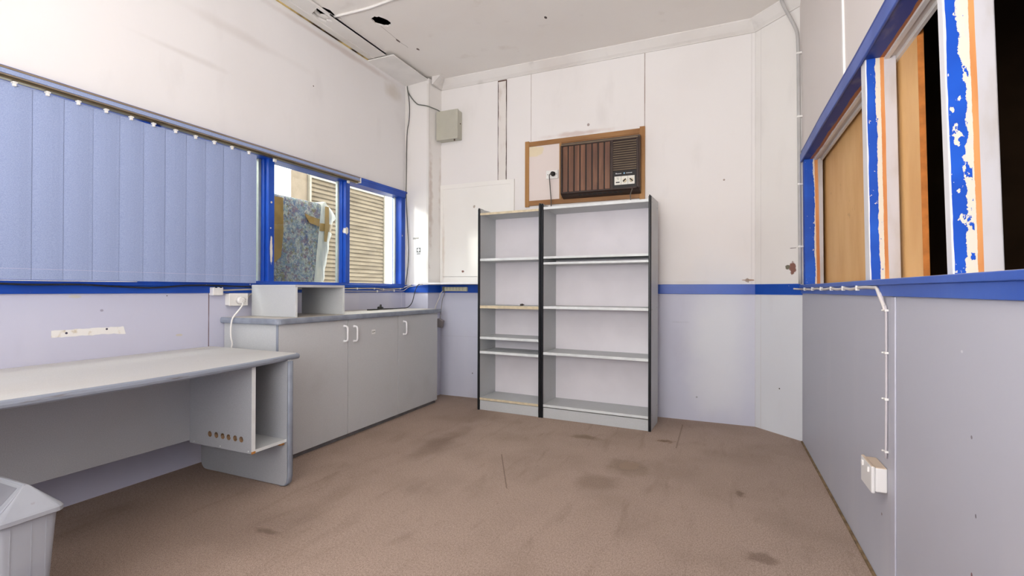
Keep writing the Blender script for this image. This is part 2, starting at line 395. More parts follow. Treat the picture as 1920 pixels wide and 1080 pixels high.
# blue bands (dado trims)
b = B(); b.box(XL, XL + .012, YF, 4.21, 1.075, 1.118, .002); b.box(XL, XL + .028, YF, 4.205, 1.118, 1.147, .004); struct('trim_1', b, M_blue)
b = B(); b.prism([(XL, 4.203), (-2.724, 4.163), (-2.70, 4.365), (-2.70, YB), (-2.692, YB - .012), (-2.688, YB - .012), (-2.714, 4.151), (XL, 4.191)], 2, 1.071, 1.150); b.box(-2.70, .262, YB - .012, YB, 1.071, 1.153, .002)
struct('trim_2', b, M_blue)
b = B(); b.prism([(.262, YB - .012), (XR + .01, 4.068), (XR + .01, 4.085), (.262, YB)], 2, 1.071, 1.153); struct('trim_3', b, M_blue)
k = N('sill_paint', .38, .45); _, x, y, z = k.P()
c = k.mix(k.ramp(k.noise(3, 4), .35, .7), lin(40, 84, 176), lin(56, 98, 190))
c = k.mix(k.ramp(k.noise(34, 4, seed=5), .76, .775), c, lin(205, 198, 190)); k.col(c); k.bump(k.noise(30, 4), .15, .002); M_sill = k.m
b = B(); b.box(XR - .012, XR, YF, 4.075, 1.082, 1.123, .002); b.box(XR - .022, XR + RT, YF, 4.075, 1.122, 1.143, .003); struct('trim_4', b, M_sill)
# wall panel joints on the right wall
b = B(); b.box(XR - .005, XR, 2.036, 2.075, 0, 1.08, .0015); struct('trim_11', b, simple('joint_strip_paint', (190, 190, 202), .4, .02, 5))
b = B(); b.box(XR - .010, XR, 2.672, 2.70, RZ1 + .02, ZC - .01, .002); struct('trim_12', b.warp(lean), M_trimwhite)
b = B(); b.box(XR - .014, XR, 4.045, 4.075, RZ0, ZC, .002); struct('trim_13', b, M_trimwhite)
# thin skirting stain line where carpet meets the right wall
b = B(); b.box(XR - .012, XR, YF, 4.07, 0, .008, .002); struct('baseboard_right', b, simple('grimy_edge', (130, 108, 80), .9, .2, 20))
# strip with open joints above the white hatch board
b = B(); b.box(-2.040, -1.945, YB - .006, YB, 2.195, 3.19)
k = N('rough_cover_strip', .85, .2); _, x, y, z = k.P()
c = k.mix(k.ramp(k.noise(14, 5, (1, 1, .5)), .5, .75, 0, .4), lin(226, 221, 216), lin(180, 160, 145))
for p_, w_ in ((-2.040, .007), (-1.945, .010)):
    nz = k.math('MULTIPLY', k.math('SUBTRACT', k.noise(9, 3, seed=p_), .5), .012)
    c = k.mix(k.math('MULTIPLY', k.line(k.math('ADD', x, nz), p_ + .001, w_), k.ramp(k.noise(3, 2, seed=p_ * 2), .3, .5, .6, 1)), c, lin(66, 44, 38))
c = k.mix(k.line(z, 3.186, .012), c, lin(90, 66, 56)); k.col(c)
struct('trim_14', b, k.m)

# ---- left window (window_1)
k = N('blue_window_paint', .35, .5); c = k.mix(k.ramp(k.noise(3, 4), .35, .7), lin(12, 66, 165), lin(26, 84, 188))
for i, (p, r) in enumerate([((-3.03, 2.555, 1.39), (.05, .012, .105)), ((-3.03, 3.335, 1.62), (.05, .022, .035)), ((-3.03, 2.555, 1.74), (.05, .008, .009)), ((-3.03, 2.55, 1.55), (.05, .005, .006)), ((-3.03, 4.14, 1.66), (.05, .005, .01))]):
    c = k.mix(k.blob(p, r, .3, 40, i), c, lin(222, 216, 204))
k.col(c); M_winblue = k.m
M_sash = simple('aluminium_sash', (190, 198, 190), .4, .05, 10, metallic=.2)
w1 = thing('window_1', None, None, (XL, 2.3, WZ0), kind='structure')
b = B(); b.box(XL - .11, XL + .018, WL0, WL1 + .012, 2.055, 2.118, .003); b.box(XL - .11, XL + .022, WL0, WL1 + .012, 2.10, 2.124, .003)
b.box(XL - .11, XL + .006, 4.125, WL1 + .01, WZ0, 2.06, .003); b.box(XL - .11, XL + .004, WL0, WL1, WZ0 - .002, 1.160, .003); b.box(XL - .11, XL, WL0, WL0 + .06, WZ0, 2.06, .003)
obj('frame', b, M_winblue, w1)
for y0 in (-.50, .22, .95, 1.74, 2.53, 3.322):
    b = B(); b.box(XL - .10, XL + .002, y0, y0 + .052, 1.158, 2.057, .004); b.box(XL - .10, XL - .03, y0 - .012, y0 + .064, 1.158, 2.057, .003); obj('mullion', b, M_winblue, w1)
b = None
kg = N('window_glass', .0, .5); kg.b.inputs['Transmission Weight'].default_value = 0
t = kg.t; tr = t.nodes.new('ShaderNodeBsdfTransparent'); gl = t.nodes.new('ShaderNodeBsdfGlossy'); gl.inputs['Roughness'].default_value = .02
lw = t.nodes.new('ShaderNodeLayerWeight'); lw.inputs[0].default_value = .5; fr = t.nodes.new('ShaderNodeMath'); fr.operation = 'MULTIPLY_ADD'
pw_ = t.nodes.new('ShaderNodeMath'); pw_.operation = 'POWER'; pw_.inputs[1].default_value = 5; t.links.new(lw.outputs['Facing'], pw_.inputs[0]); t.links.new(pw_.outputs[0], fr.inputs[0]); fr.inputs[1].default_value = .5; fr.inputs[2].default_value = .03
mx = t.nodes.new('ShaderNodeMixShader')
tr.inputs[0].default_value = (.93, .96, .95, 1)
t.links.new(fr.outputs[0], mx.inputs[0]); t.links.new(tr.outputs[0], mx.inputs[1]); t.links.new(gl.outputs[0], mx.inputs[2]); t.links.new(mx.outputs[0], t.nodes['Material Output'].inputs[0])
M_glass = kg.m
for y0, y1 in ((-1.24, -.512), (-.436, .208), (.284, .938), (1.014, 1.728), (1.804, 2.518), (2.594, 3.31), (3.386, 4.125)):
    b = B(); b.box(XL - .075, XL - .071, y0, y1, 1.160, 2.055); g = obj('pane', b, M_glass, w1)
    b = B(); b.box(XL - .085, XL - .062, y1 - .02, y1 + .004, 1.160, 2.055, .002); obj('sash', b, M_sash, w1)

# ---- right window (window_2): peeling frame, two plywood sheets, dark room beyond
def peel(name, edges, seed, amp=.012, low=0.):
    """paint layers peeling in strips across the depth (x) of the reveal"""
    k = N(name, .55, .35); _, x, y, z = k.P()
    # undo the lean so that the layers keep following the post
    nz = k.math('ADD', k.math('MULTIPLY', k.noise(7, 8, (1, .6, 1), rough=.75, seed=seed), .65), k.math('MULTIPLY', k.noise(30, 5, (1.4, 1, 1), rough=.7, seed=seed + 7), .35))
    n2 = k.noise(3, 3, (0, .4, 1), seed=seed + 5)
    yy = k.math('MAXIMUM', y, 1.55); kx = k.math('ADD', k.math('MULTIPLY', k.math('MAXIMUM', k.math('SUBTRACT', 2.4, yy), 0.), .011 / .8), .018)
    xs = k.math('ADD', x, k.math('MULTIPLY', kx, k.math('MAXIMUM', k.math('SUBTRACT', z, RZ0), 0.)))
    u = k.math('ADD', xs, k.math('MULTIPLY', k.math('SUBTRACT', nz, .5), amp * 2.0))
    u = k.math('ADD', u, k.math('MULTIPLY', k.math('SUBTRACT', n2, .5), amp * 1.2))
    v = k.math('ADD', xs, k.math('MULTIPLY', k.math('SUBTRACT', n2, .5), .006))
    c = k.mix(k.ramp(k.noise(4, 3), .4, .7), lin(14, 74, 180), lin(24, 92, 205))
    e0, e1, e2, e3 = edges
    cream = k.mix(k.ramp(k.noise(30, 4, (1, 1, .5), seed=seed), .5, .8, 0, .6), lin(218, 210, 194), lin(208, 200, 204))
    wood = k.mix(k.ramp(k.noise(12, 4, (1, 1, .2), seed=seed), .3, .7), lin(186, 112, 58), lin(216, 150, 92))
    grey = k.mix(k.ramp(k.noise(16, 4, (1, 1, .3), seed=seed), .4, .8), lin(196, 193, 197), lin(180, 172, 166))
    c = k.mix(k.math('GREATER_THAN', u, e0), c, cream)
    # flecks of blue left on the cream and cream chips in the blue
    fl = k.math('MULTIPLY', k.math('GREATER_THAN', k.math('ADD', k.noise(44, 5, (1, 1, .7), rough=.6, seed=seed + 2), k.ramp(z, 1.75, 1.35, 0., low)), .67), k.math('LESS_THAN', xs, e1 - .004))
    c = k.mix(fl, c, k.mix(k.math('GREATER_THAN', u, e0), cream, lin(16, 78, 190)))
    c = k.mix(k.math('GREATER_THAN', k.math('ADD', xs, k.math('MULTIPLY', k.math('SUBTRACT', nz, .5), .01)), e1), c, wood)
    c = k.mix(k.math('GREATER_THAN', v, e2), c, grey)
    # rounded front arris coloured off-white
    c = k.mix(k.math('LESS_THAN', k.math('ADD', xs, k.math('MULTIPLY', k.math('SUBTRACT', k.noise(7, 3, (0, 0, 1), seed=seed), .5), .008)), e3), c, lin(222, 222, 226))
    k.col(c); k.bump(k.math('ADD', k.math('GREATER_THAN', u, e0), k.noise(30, 3)), .35, .0015)
    return k.m
M_jamb = peel('peeling_jamb_paint', (.615, .623, .643, .50), 1, amp=.02)
M_mull = peel('peeling_mullion_paint', (.583, .599, .612, .5540), 4, amp=.012)
M_post = peel('peeling_post_paint', (.580, .600, .612, .5535), 9, amp=.036, low=.07)
w2 = thing('window_2', None, None, (XR, 2.0, RZ0), kind='structure')
b = B(); b.box(XR - .002, XR + RT, WR1 - .012, WR1 + .06, RZ0, 2.03, .002); obj('jamb', b.warp(lean), M_jamb, w2)
for y0, y1, m in ((2.335, 2.402, M_mull), (1.587, 1.624, M_post), (.70, .74, M_post)):
    b = B(); b.box(XR - .004, XR + .098, y0, y1, RZ0 - .004, 2.05, .004, 3)
    bmesh.ops.subdivide_edges(b.bm, edges=[e for e in b.bm.edges if abs((e.verts[0].co - e.verts[1].co).z) > .5], cuts=6); obj('mullion', b.warp(lean), m, w2, label='painted post with paint flaking off down to bare wood')
k = N('peeling_head_paint', .5, .35); _, x, y, z = k.P()
u = k.math('ADD', x, k.math('MULTIPLY', k.math('SUBTRACT', k.noise(6, 5, (0, 1, 0), seed=3), .5), .02))
c = k.mix(k.ramp(k.noise(12, 5, (1, .3, 1)), .55, .7, 0, .6), lin(24, 56, 140), lin(120, 120, 150))
c = k.mix(k.math('GREATER_THAN', u, .582), c, lin(160, 96, 52)); c = k.mix(k.math('GREATER_THAN', u, .600), c, lin(205, 198, 192)); k.col(c); M_head = k.m
k = N('head_face_paint', .45, .4); c = k.mix(k.ramp(k.noise(4, 4), .35, .7), lin(54, 84, 168), lin(78, 104, 186)); k.col(c); M_headface = k.m
headsag = lean
b = B(); b.box(XR - .012, XR + RT, WR0, WR1 + .05, 2.028, 2.105, .002); subdiv(b, 14); obj('head', b.warp(headsag), M_head, w2)
b = B(); b.box(XR - .019, XR - .009, WR0, 4.0, 2.022, 2.080, .003); subdiv(b, 14); obj('architrave', b.warp(headsag), M_headface, w2)
b = B(); b.box(XR + .098, XR + RT, WR0, WR1, 2.012, 2.10); b.box(XR + .06, XR + .075, WR0, WR1, 2.018, 2.030); subdiv(b, 14); obj('track', b.warp(headsag), M_trimdirty, w2)
k = N('plywood', .6, .3); _, x, y, z = k.P()
c = k.mix(k.ramp(k.noise(5, 5, (1, 1, .35), rough=.6), .3, .75), lin(236, 190, 128), lin(224, 172, 110))
c = k.mix(k.ramp(k.noise(14, 4, seed=4), .68, .8, 0, .45), c, lin(150, 104, 70)); k.col(c); k.bump(k.noise(40, 3), .1, .001); M_ply = k.m
M_plyedge = simple('plywood_edge', (200, 122, 56), .7, .12, 20)
for y0, y1, x0 in ((2.56, 4.06, .684), (2.153, 2.66, .6645)):
    b = B(); b.box(x0, x0 + .018, y0, y1, RZ0 - .002, 2.05, .001); b.box(x0 - .0005, x0 + .018, y0 - .002, y0, RZ0, 2.049, 0, mi=1)
    subdiv(b, 3); obj('plywood_sheet', b.warp(headsag), [M_ply, M_plyedge], w2)
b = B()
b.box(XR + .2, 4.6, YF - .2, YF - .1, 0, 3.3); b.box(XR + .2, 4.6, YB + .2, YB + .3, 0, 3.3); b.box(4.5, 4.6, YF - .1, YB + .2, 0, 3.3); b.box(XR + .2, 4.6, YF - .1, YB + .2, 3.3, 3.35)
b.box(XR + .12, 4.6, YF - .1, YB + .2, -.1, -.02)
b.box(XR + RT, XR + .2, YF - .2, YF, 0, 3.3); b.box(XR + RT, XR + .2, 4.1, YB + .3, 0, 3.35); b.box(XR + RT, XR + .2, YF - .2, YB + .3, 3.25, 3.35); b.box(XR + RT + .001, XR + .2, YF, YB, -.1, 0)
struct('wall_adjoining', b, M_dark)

# ------------------------------------------------------------------ outside the left window
b = B(); b.box(-14, XL - .2, -8, 16, -.2, -.101); solo('concrete_paving', b, simple('concrete', (150, 146, 138), .9, .1, 3), 'grey concrete paving outside the left window', 'paving')
k = N('louvre_paint', .7, .2); _, x, y, z = k.P()
c = k.mix(k.ramp(k.noise(7, 4, (1, .4, 2)), .35, .75), lin(118, 106, 90), lin(96, 85, 71)); k.col(c); M_louv = k.m
M_louvframe = simple('louvre_frame_paint', (150, 143, 130), .7, .06, 6)
LX = -4.6
t = thing('louvred_screen', 'beige screen of horizontal louvre slats standing outside the left window', 'screen', (LX, 5.1, -.1))
b = B(); b.box(LX - .05, LX + .035, 4.395, 4.425, -.1, 2.50, .003); b.box(LX - .05, LX + .03, 5.82, 5.85, -.1, 2.50, .003); b.box(LX - .05, LX + .02, 4.42, 5.83, 2.47, 2.50); b.box(LX - .06, LX - .05, 4.42, 5.83, -.1, 2.48)
obj('frame', b, M_louvframe, t)
nsl = 46
for i in range(nsl):
    z0 = -.02 + i * .054
    b = B(); b.prism([(LX - .012, z0 + .052), (LX - .006, z0 + .054), (LX + .016, z0 + .010), (LX + .010, z0 + .002)], 1, 4.425, 5.82); obj('slat', b, M_louv, t)
b = B(); b.box(LX - .02, LX, 4.16, 4.392, -.1, 2.503, .002); solo('rendered_pier', b, simple('pale_render', (128, 115, 100), .9, .06, 9, bump=.3), 'narrow pale beige wall pier left of the louvred screen outside', 'wall')

k = N('floral_quilt', .85, .2); _, x, y, z = k.P()
c = k.mix(k.ramp(k.noise(16, 6, rough=.8), .4, .6), lin(94, 114, 128), lin(146, 152, 142))
c = k.mix(k.ramp(k.noise(17, 6, seed=3, rough=.8), .51, .56, 0, .8), c, lin(104, 78, 92))
c = k.mix(k.ramp(k.noise(21, 6, seed=6, rough=.8), .52, .57, 0, .8), c, lin(70, 84, 118))
c = k.mix(k.ramp(k.noise(18, 6, seed=9, rough=.8), .54, .59, 0, .75), c, lin(108, 106, 66))
c = k.mix(k.ramp(k.noise(40, 5, seed=2, rough=.8), .54, .60, 0, .75), c, lin(172, 168, 158))
c = k.mix(k.ramp(k.noise(45, 4, seed=12), .6, .68, 0, .5), c, lin(62, 58, 64))
k.col(c); k.bump(k.noise(14, 4), .4, .01); M_quilt = k.m
MX = -3.52
t = thing('wrapped_mattress', 'floral mattress wrapped in clear plastic and brown tape, propped outside the left window', 'mattress', (MX, 2.8, -.1))
def slab(y0, pts_top, prof_fn, x0, x1, nseg=6, bulge=.0):
    pass
def mat_outline():
    """outline in (y,z) of the propped mattress, right end rounded and tapering down"""
    pts = [(1.55, -.1), (1.55, 1.90), (1.60, 1.935), (3.44, 1.93)]
    for i in range(7):
        a = PI / 2 * (1 - i / 6); pts.append((3.50 + .10 * math.cos(a), 1.83 + .10 * math.sin(a)))
    pts += [(3.60, 1.62), (3.54, 1.3), (3.46, .9), (3.40, -.1)]; return pts
b = B(); b.prism(mat_outline(), 0, MX - .26, MX, .03); 
for f in b.bm.faces: f.smooth = True
obj('quilted_body', b, M_quilt, t)
# crumpled white plastic round the right hand end
k = N('plastic_sheet', .45, .5); c = k.mix(k.ramp(k.noise(7, 5, (1, 2.5, .6), dist=1.), .35, .7), lin(190, 188, 176), lin(160, 164, 160)); k.col(c); k.b.inputs['Subsurface Weight'].default_value = 0
k.bump(k.noise(9, 5, (1, 3, .5)), .7, .02); M_plas = k.m
loops = []
zz = [1.10 + i * (.83 / 26) for i in range(27)]
for i, z0 in enumerate(zz):
    ytip = 3.575 + (z0 - 1.15) * .21 if z0 < 1.80 else 3.735 - ((z0 - 1.80) / .13) ** 2 * .13
    dent = -.035 * math.exp(-((z0 - 1.685) / .02) ** 2)
    yl = 3.44 + (z0 - 1.15) * .12; ytip += dent + .006 * math.sin(z0 * 43)
    ytip = max(ytip, yl + .05); r = .02 + .006 * math.sin(z0 * 31 + 1)
    loops.append([(MX + .004, yl, z0), (MX + .018 + r * .3, (yl + ytip) / 2, z0), (MX + r * .7, ytip - .035, z0), (MX - .03, ytip - .005, z0), (MX - .12, ytip, z0), (MX - .22, ytip - .02, z0), (MX - .28, ytip - .1, z0), (MX - .275, yl, z0)])
loops.append([(px, py * .55 + 3.55 * .45, 1.945) for px, py, _ in loops[-1]])
loops.insert(0, [(px, py - .22, -.1) for px, py, _ in loops[0]])
b = B(); b.loft(loops); obj('plastic_wrap', b, M_plas, t)
M_tape = simple('brown_tape', (140, 112, 58), .35, .08, 10)
b = B(); b.loft([[(MX + .004 + dx, y, z) for dx, y, z in ((0, yl, zc), (.002, yl, zc), (.002, yl + w, zc + .002), (0, yl + w, zc + .002))] for yl, w, zc in ((2.995, .09, 1.90), (2.995, .095, 1.6), (2.965, .10, 1.38), (2.93, .07, 1.33))], smooth=False)
b.loft([[(MX + .007 + dx, y, z) for dx, y, z in ((0, yl, z0), (.002, yl, z0), (.004 + (.03 if yl > 3.5 else 0), yl, z1), (.0, yl, z1))] for yl, z0, z1 in ((3.33, 1.78, 1.80), (3.38, 1.72, 1.785), (3.5, 1.70, 1.77))], smooth=False)
obj('tape_strip', b, M_tape, t)
def band(lo, hi, f):
    L = []
    for (za, zb, j) in f: L.append(None)
b = B()
def ringtape(z0, z1):
    L = []
    for z_ in (z0, z1):
        base = min(loops[1:-1], key=lambda l: abs(l[0][2] - z_))
        L.append([(px + (.006 if px > MX else -.004), py + (.006 if py > 3.55 else 0), z_) for px, py, _ in base])
    return L
b.loft(ringtape(1.66, 1.735), cap=False); obj('tape_strip', b, M_tape, t)
b = B(); b.loft([[(MX + .028, 3.55, 1.90), (MX + .030, 3.55, 1.90), (MX + .030, 3.60, 1.90), (MX + .028, 3.60, 1.90)], [(MX + .030, 3.545, 1.72), (MX + .033, 3.545, 1.72), (MX + .033, 3.60, 1.72), (MX + .030, 3.60, 1.72)], [(MX + .028, 3.54, 1.56), (MX + .031, 3.54, 1.56), (MX + .031, 3.57, 1.56), (MX + .028, 3.57, 1.56)]], smooth=False)
obj('tape_strip', b, M_tape, t)

b = B(); b.box(-7.0, -6.5, -8, 1.72, -.099, 3.75); struct('wall_sun_block', b, simple('sun_block_render', (190, 184, 174), .9, .06, 3))  # unseen wall added to block the sun from all but the last pane

# ------------------------------------------------------------------ vertical blind
M_fabric = None
k = N('blue_blind_fabric', .8, .2); _, x, y, z = k.P()
c = k.mix(k.ramp(k.noise(260, 2), .3, .7), lin(140, 155, 192), lin(156, 169, 203)); c = k.mix(k.line(z, 1.192, .0015), c, lin(176, 178, 205)); k.col(c)
k.b.inputs['Transmission Weight'].default_value = 0
# woven cloth lets a little daylight through
tl = k.n('ShaderNodeBsdfTranslucent'); tl.inputs[0].default_value = lin(110, 140, 205); ms = k.n('ShaderNodeMixShader'); ms.inputs[0].default_value = .0
k.t.links.new(k.b.outputs[0], ms.inputs[1]); k.t.links.new(tl.outputs[0], ms.inputs[2]); k.t.links.new(ms.outputs[0], k.t.nodes['Material Output'].inputs[0])
M_fabric = k.m
M_alu = simple('bronze_aluminium', (150, 136, 118), .35, .06, 10, metallic=.5)
M_alud = simple('dark_track_metal', (104, 92, 70), .4, .08, 10, metallic=.5)
M_white_pl = simple('white_plastic', (236, 234, 230), .4, .03, 12)
t = thing('vertical_blind', 'long pale blue vertical blind drawn across the left window', 'blind', (-2.935, 1.6, 1.14))
b = B(); b.box(-2.965, -2.918, .35, 3.375, 2.048, 2.088, .002); obj('headrail', b, simple('grey_rail_metal', (150, 152, 170), .45, .04, 10, metallic=.3), t)
b = B(); b.box(-2.9175, -2.914, .36, 3.37, 2.058, 2.0795, 0); obj('fabric_insert', b, M_fabric, t)
b = B(); b.box(-2.966, -2.911, .35, 3.377, 2.079, 2.0885, .001); b.box(-2.966, -2.911, .35, 3.377, 2.048, 2.0545, .001); obj('rail_edge', b, M_alu, t)
b = B(); b.box(-2.955, -2.921, .36, 3.36, 2.038, 2.049, .001); obj('track', b, M_alud, t)
b = B(); b.box(-2.967, -2.910, 3.372, 3.384, 2.040, 2.087, .002); obj('end_cap', b, M_white_pl, t)
for yb in (2.50, 3.25):
    b = B(); b.box(-2.953, -2.938, yb, yb + .022, 2.018, 2.040, .002); b.cyl((-2.938, yb + .011, 2.028), (-2.936, yb + .011, 2.028), .004, n=8); obj('bracket', b, M_white_pl, t)
edges_y = [1.167 - .118 * i for i in range(6, 0, -1)] + [1.167, 1.287, 1.406, 1.522, 1.635, 1.755, 1.873, 1.991, 2.112, 2.235]
for i, y0 in enumerate(edges_y):
    yc = y0 + .062; tilt = .035 + random.uniform(-.012, .012)
    b = B(); s_ = B()
    n = 7; hw = .0645; zt = 2.026; zb = 1.142 + .0008 * (yc - 1.1)
    L = []
    for zz_ in (zb, zb + .3, 1.7, zt):
        ring = []
        for j in range(n):
            q = -1 + 2 * j / (n - 1); ring.append((q * hw, .002 * (1 - q * q), zz_))
        ring += [(q_ * hw, .004 * (1 - q_ * q_) - .0007, zz_) for q_ in [1 - 2 * j / (n - 1) for j in range(n)]]
        L.append([(-2.945 + p[1] + p[0] * math.sin(tilt), yc + p[0] * math.cos(tilt), p[2]) for p in ring])
    b.loft(L, smooth=False); sl = obj('slat', b, M_fabric, t)
    b = B(); b.box(-2.944, -2.930, yc - .006, yc + .006, 2.016, 2.046, .002); b.box(-2.947, -2.927, yc - .009, yc + .009, 2.030, 2.036, .001); obj('carrier', b, M_white_pl, sl)
b = B(); b.tube([(-2.942, .52, 1.139), (-2.942, 1.1, 1.1375), (-2.942, 1.62, 1.139)], .0018, 6); obj('spacer_chain', b, M_white_pl, t)

# ------------------------------------------------------------------ laminate
def laminate(name, c, edge=None, rough=.45):
    k = N(name, rough, .4); nz = k.noise(260, 2)
    cc = k.mix(k.ramp(nz, .3, .7), lin(*[v - 5 for v in c]), lin(*[min(255, v + 4) for v in c])); cc = k.mix(k.ramp(k.noise(3, 5), .5, .8, 0, .14), cc, lin(150, 140, 128)); k.col(cc); return k.m
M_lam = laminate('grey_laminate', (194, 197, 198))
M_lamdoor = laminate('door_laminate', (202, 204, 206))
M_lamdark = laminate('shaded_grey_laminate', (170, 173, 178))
M_edge = simple('grey_pvc_edge', (140, 147, 160), .45, .08, 14)
M_edgew = simple('pale_edge_band', (222, 226, 226), .4, .04, 14)
M_top = None
k = N('desktop_laminate', .5, .4); c = k.mix(k.ramp(k.noise(200, 2), .3, .7), lin(200, 199, 194), lin(208, 206, 202)); c = k.mix(k.ramp(k.noise(3, 5, (1, .5, 1)), .45, .8, 0, .35), c, lin(184, 172, 156)); c = k.mix(k.ramp(k.noise(46, 4), .72, .78, 0, .6), c, lin(120, 100, 86)); k.col(c); M_top = k.m
k = N('worn_edge', .5, .35); c = k.mix(k.ramp(k.noise(20, 5, (.5, .4, 3)), .55, .72, 0, .8), lin(140, 147, 160), lin(108, 100, 96)); k.col(c); M_worn = k.m
M_tan = simple('raw_chipboard_edge', (214, 200, 170), .7, .06, 30)
M_chip = simple('chipboard', (196, 138, 72), .8, .12, 60)
M_chipdk = simple('hole_chipboard', (146, 116, 84), .9, .15, 60)
M_panelwhite = simple('white_backing_board', (226, 222, 226), .6, .02, 4)
M_black = simple('black_edge_strip', (24, 26, 30), .35, .08, 20)

# ---- desk
t = thing('office_desk', 'long grey laminate desk under the blue blind with worn front edge', 'desk', (-2.6, 1.2, 0))
fr = [(-2.237, 2.068), (-2.205, 1.90), (-2.180, 1.72), (-2.158, 1.45), (-2.148, 1.2), (-2.158, .95), (-2.168, .79), (-2.18, .5), (-2.185, .2)]
top = [(XL + .002, 2.105)] + [(-2.262, 2.082), (-2.245, 2.080)] + fr + [(XL + .002, .2)]
b = B(); b.prism(top, 2, .706, .731, .003); o = obj('desktop', b, M_top, t)
cb = B(); cb.cyl((-3.04 + .41 - .62 + .2, 2.0, .5), (-3.04 + .41 - .62 + .2, 2.0, .9), .03)
cb.bm.free(); 
# cable hole near the back right corner
cb = B(); cb.cyl((-2.985, 1.995, .715), (-2.985, 1.995, .80), .033, n=28)
M0 = root_of(t); bmesh.ops.transform(cb.bm, matrix=Matrix.Identity(4), verts=cb.bm.verts)
cut(o, cb)
b = B(); b.cyl((-2.985, 1.995, .7145), (-2.985, 1.995, .7165), .0335, n=28); obj('hole_lining', b, M_chip, t)
edge_path = [(-2.262, 2.082)] + fr
L = []
for i, p in enumerate(edge_path):
    a = Vector(edge_path[max(i - 1, 0)]); c2 = Vector(edge_path[min(i + 1, len(edge_path) - 1)]); d = (c2 - a).normalized(); nn = Vector((-d.y, d.x))
    if nn.x < 0 and i > 0: nn = -nn
    if i == 0: nn = Vector((.25, .3))
    L.append([(p[0] + nn.x * o_, p[1] + nn.y * o_, z_) for o_, z_ in ((-.004, .704), (.006, .703), (.013, .709), (.015, .718), (.012, .728), (.004, .7325), (-.004, .7318))])
b = B(); b.loft(L, smooth=False); obj('desktop_edge', b, M_worn, t)
def rpanel(x0, x1, z0, z1, y0, y1, r=.045):
    pts = [(x1, z1), (x0, z1)]
    for i in range(7): a = PI + PI / 2 * i / 6; pts.append((x0 + r + r * math.cos(a), z0 + r + r * math.sin(a)))
    for i in range(7): a = 1.5 * PI + PI / 2 * i / 6; pts.append((x1 - r + r * math.cos(a), z0 + r + r * math.sin(a)))
    q = B(); q.prism([(p[0], p[1]) for p in pts], 1, y0, y1, .002); return q
for y0 in (1.972, .25):
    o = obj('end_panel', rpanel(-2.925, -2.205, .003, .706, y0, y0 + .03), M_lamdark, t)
    # pvc edge down the front
    b = B()
    pth = [(-2.2, .70), (-2.2, .35), (-2.2, .06), (-2.207, .025), (-2.225, .007), (-2.26, .001)]
    b.loft([[(px + dx, y0 + dy, pz) for dx, dy in ((-.006, -.001), (.002, -.001), (.006, .008), (.006, .022), (.002, .031), (-.006, .031))] for px, pz in pth]); obj('edge_strip', b, M_edge, o)
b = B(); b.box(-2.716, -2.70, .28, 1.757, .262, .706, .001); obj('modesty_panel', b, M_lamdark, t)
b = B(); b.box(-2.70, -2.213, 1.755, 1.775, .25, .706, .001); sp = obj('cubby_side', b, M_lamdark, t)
cb = B()
for hx in (-2.534, -2.482, -2.432, -2.386, -2.336, -2.290): cb.cyl((hx, 1.70, .317), (hx, 1.85, .317), .0155, n=18)
cut(sp, cb)
for hx in (-2.534, -2.482, -2.432, -2.386, -2.336, -2.290):
    b = B(); b.loft([[(hx + .0153 * math.cos(a * PI / 10), y_, .317 + .0153 * math.sin(a * PI / 10)) for a in range(20)] for y_ in (1.7552, 1.7748)], cap=False); obj('drilled_hole', b, M_chipdk, sp, label='bare chipboard hole')
b = B(); b.box(-2.2135, -2.2115, 1.754, 1.776, .262, .704); obj('edge_strip', b, M_edgew, sp)
b = B(); b.box(-2.214, -2.2105, 1.754, 1.776, .2495, .262); obj('bare_corner', b, M_chip, sp)
b = B(); b.box(-2.70, -2.214, 1.775, 1.972, .252, .268, .001); o = obj('cubby_shelf', b, M_lam, t)
b = B(); b.box(-2.2145, -2.2125, 1.775, 1.972, .252, .268); obj('edge_strip', b, M_edgew, o)
for sx_, sr_ in ((-2.235, .004), (-2.45, .003), (-2.66, .003)): b = B(); b.cyl((sx_, 1.753, .262), (sx_, 1.756, .262), sr_, n=8); obj('screw_cap', b, M_edgew, sp)
b = B(); b.box(-2.25, -2.225, 1.945, 1.97, .236, .251, .002); obj('shelf_support', b, M_chip, t)

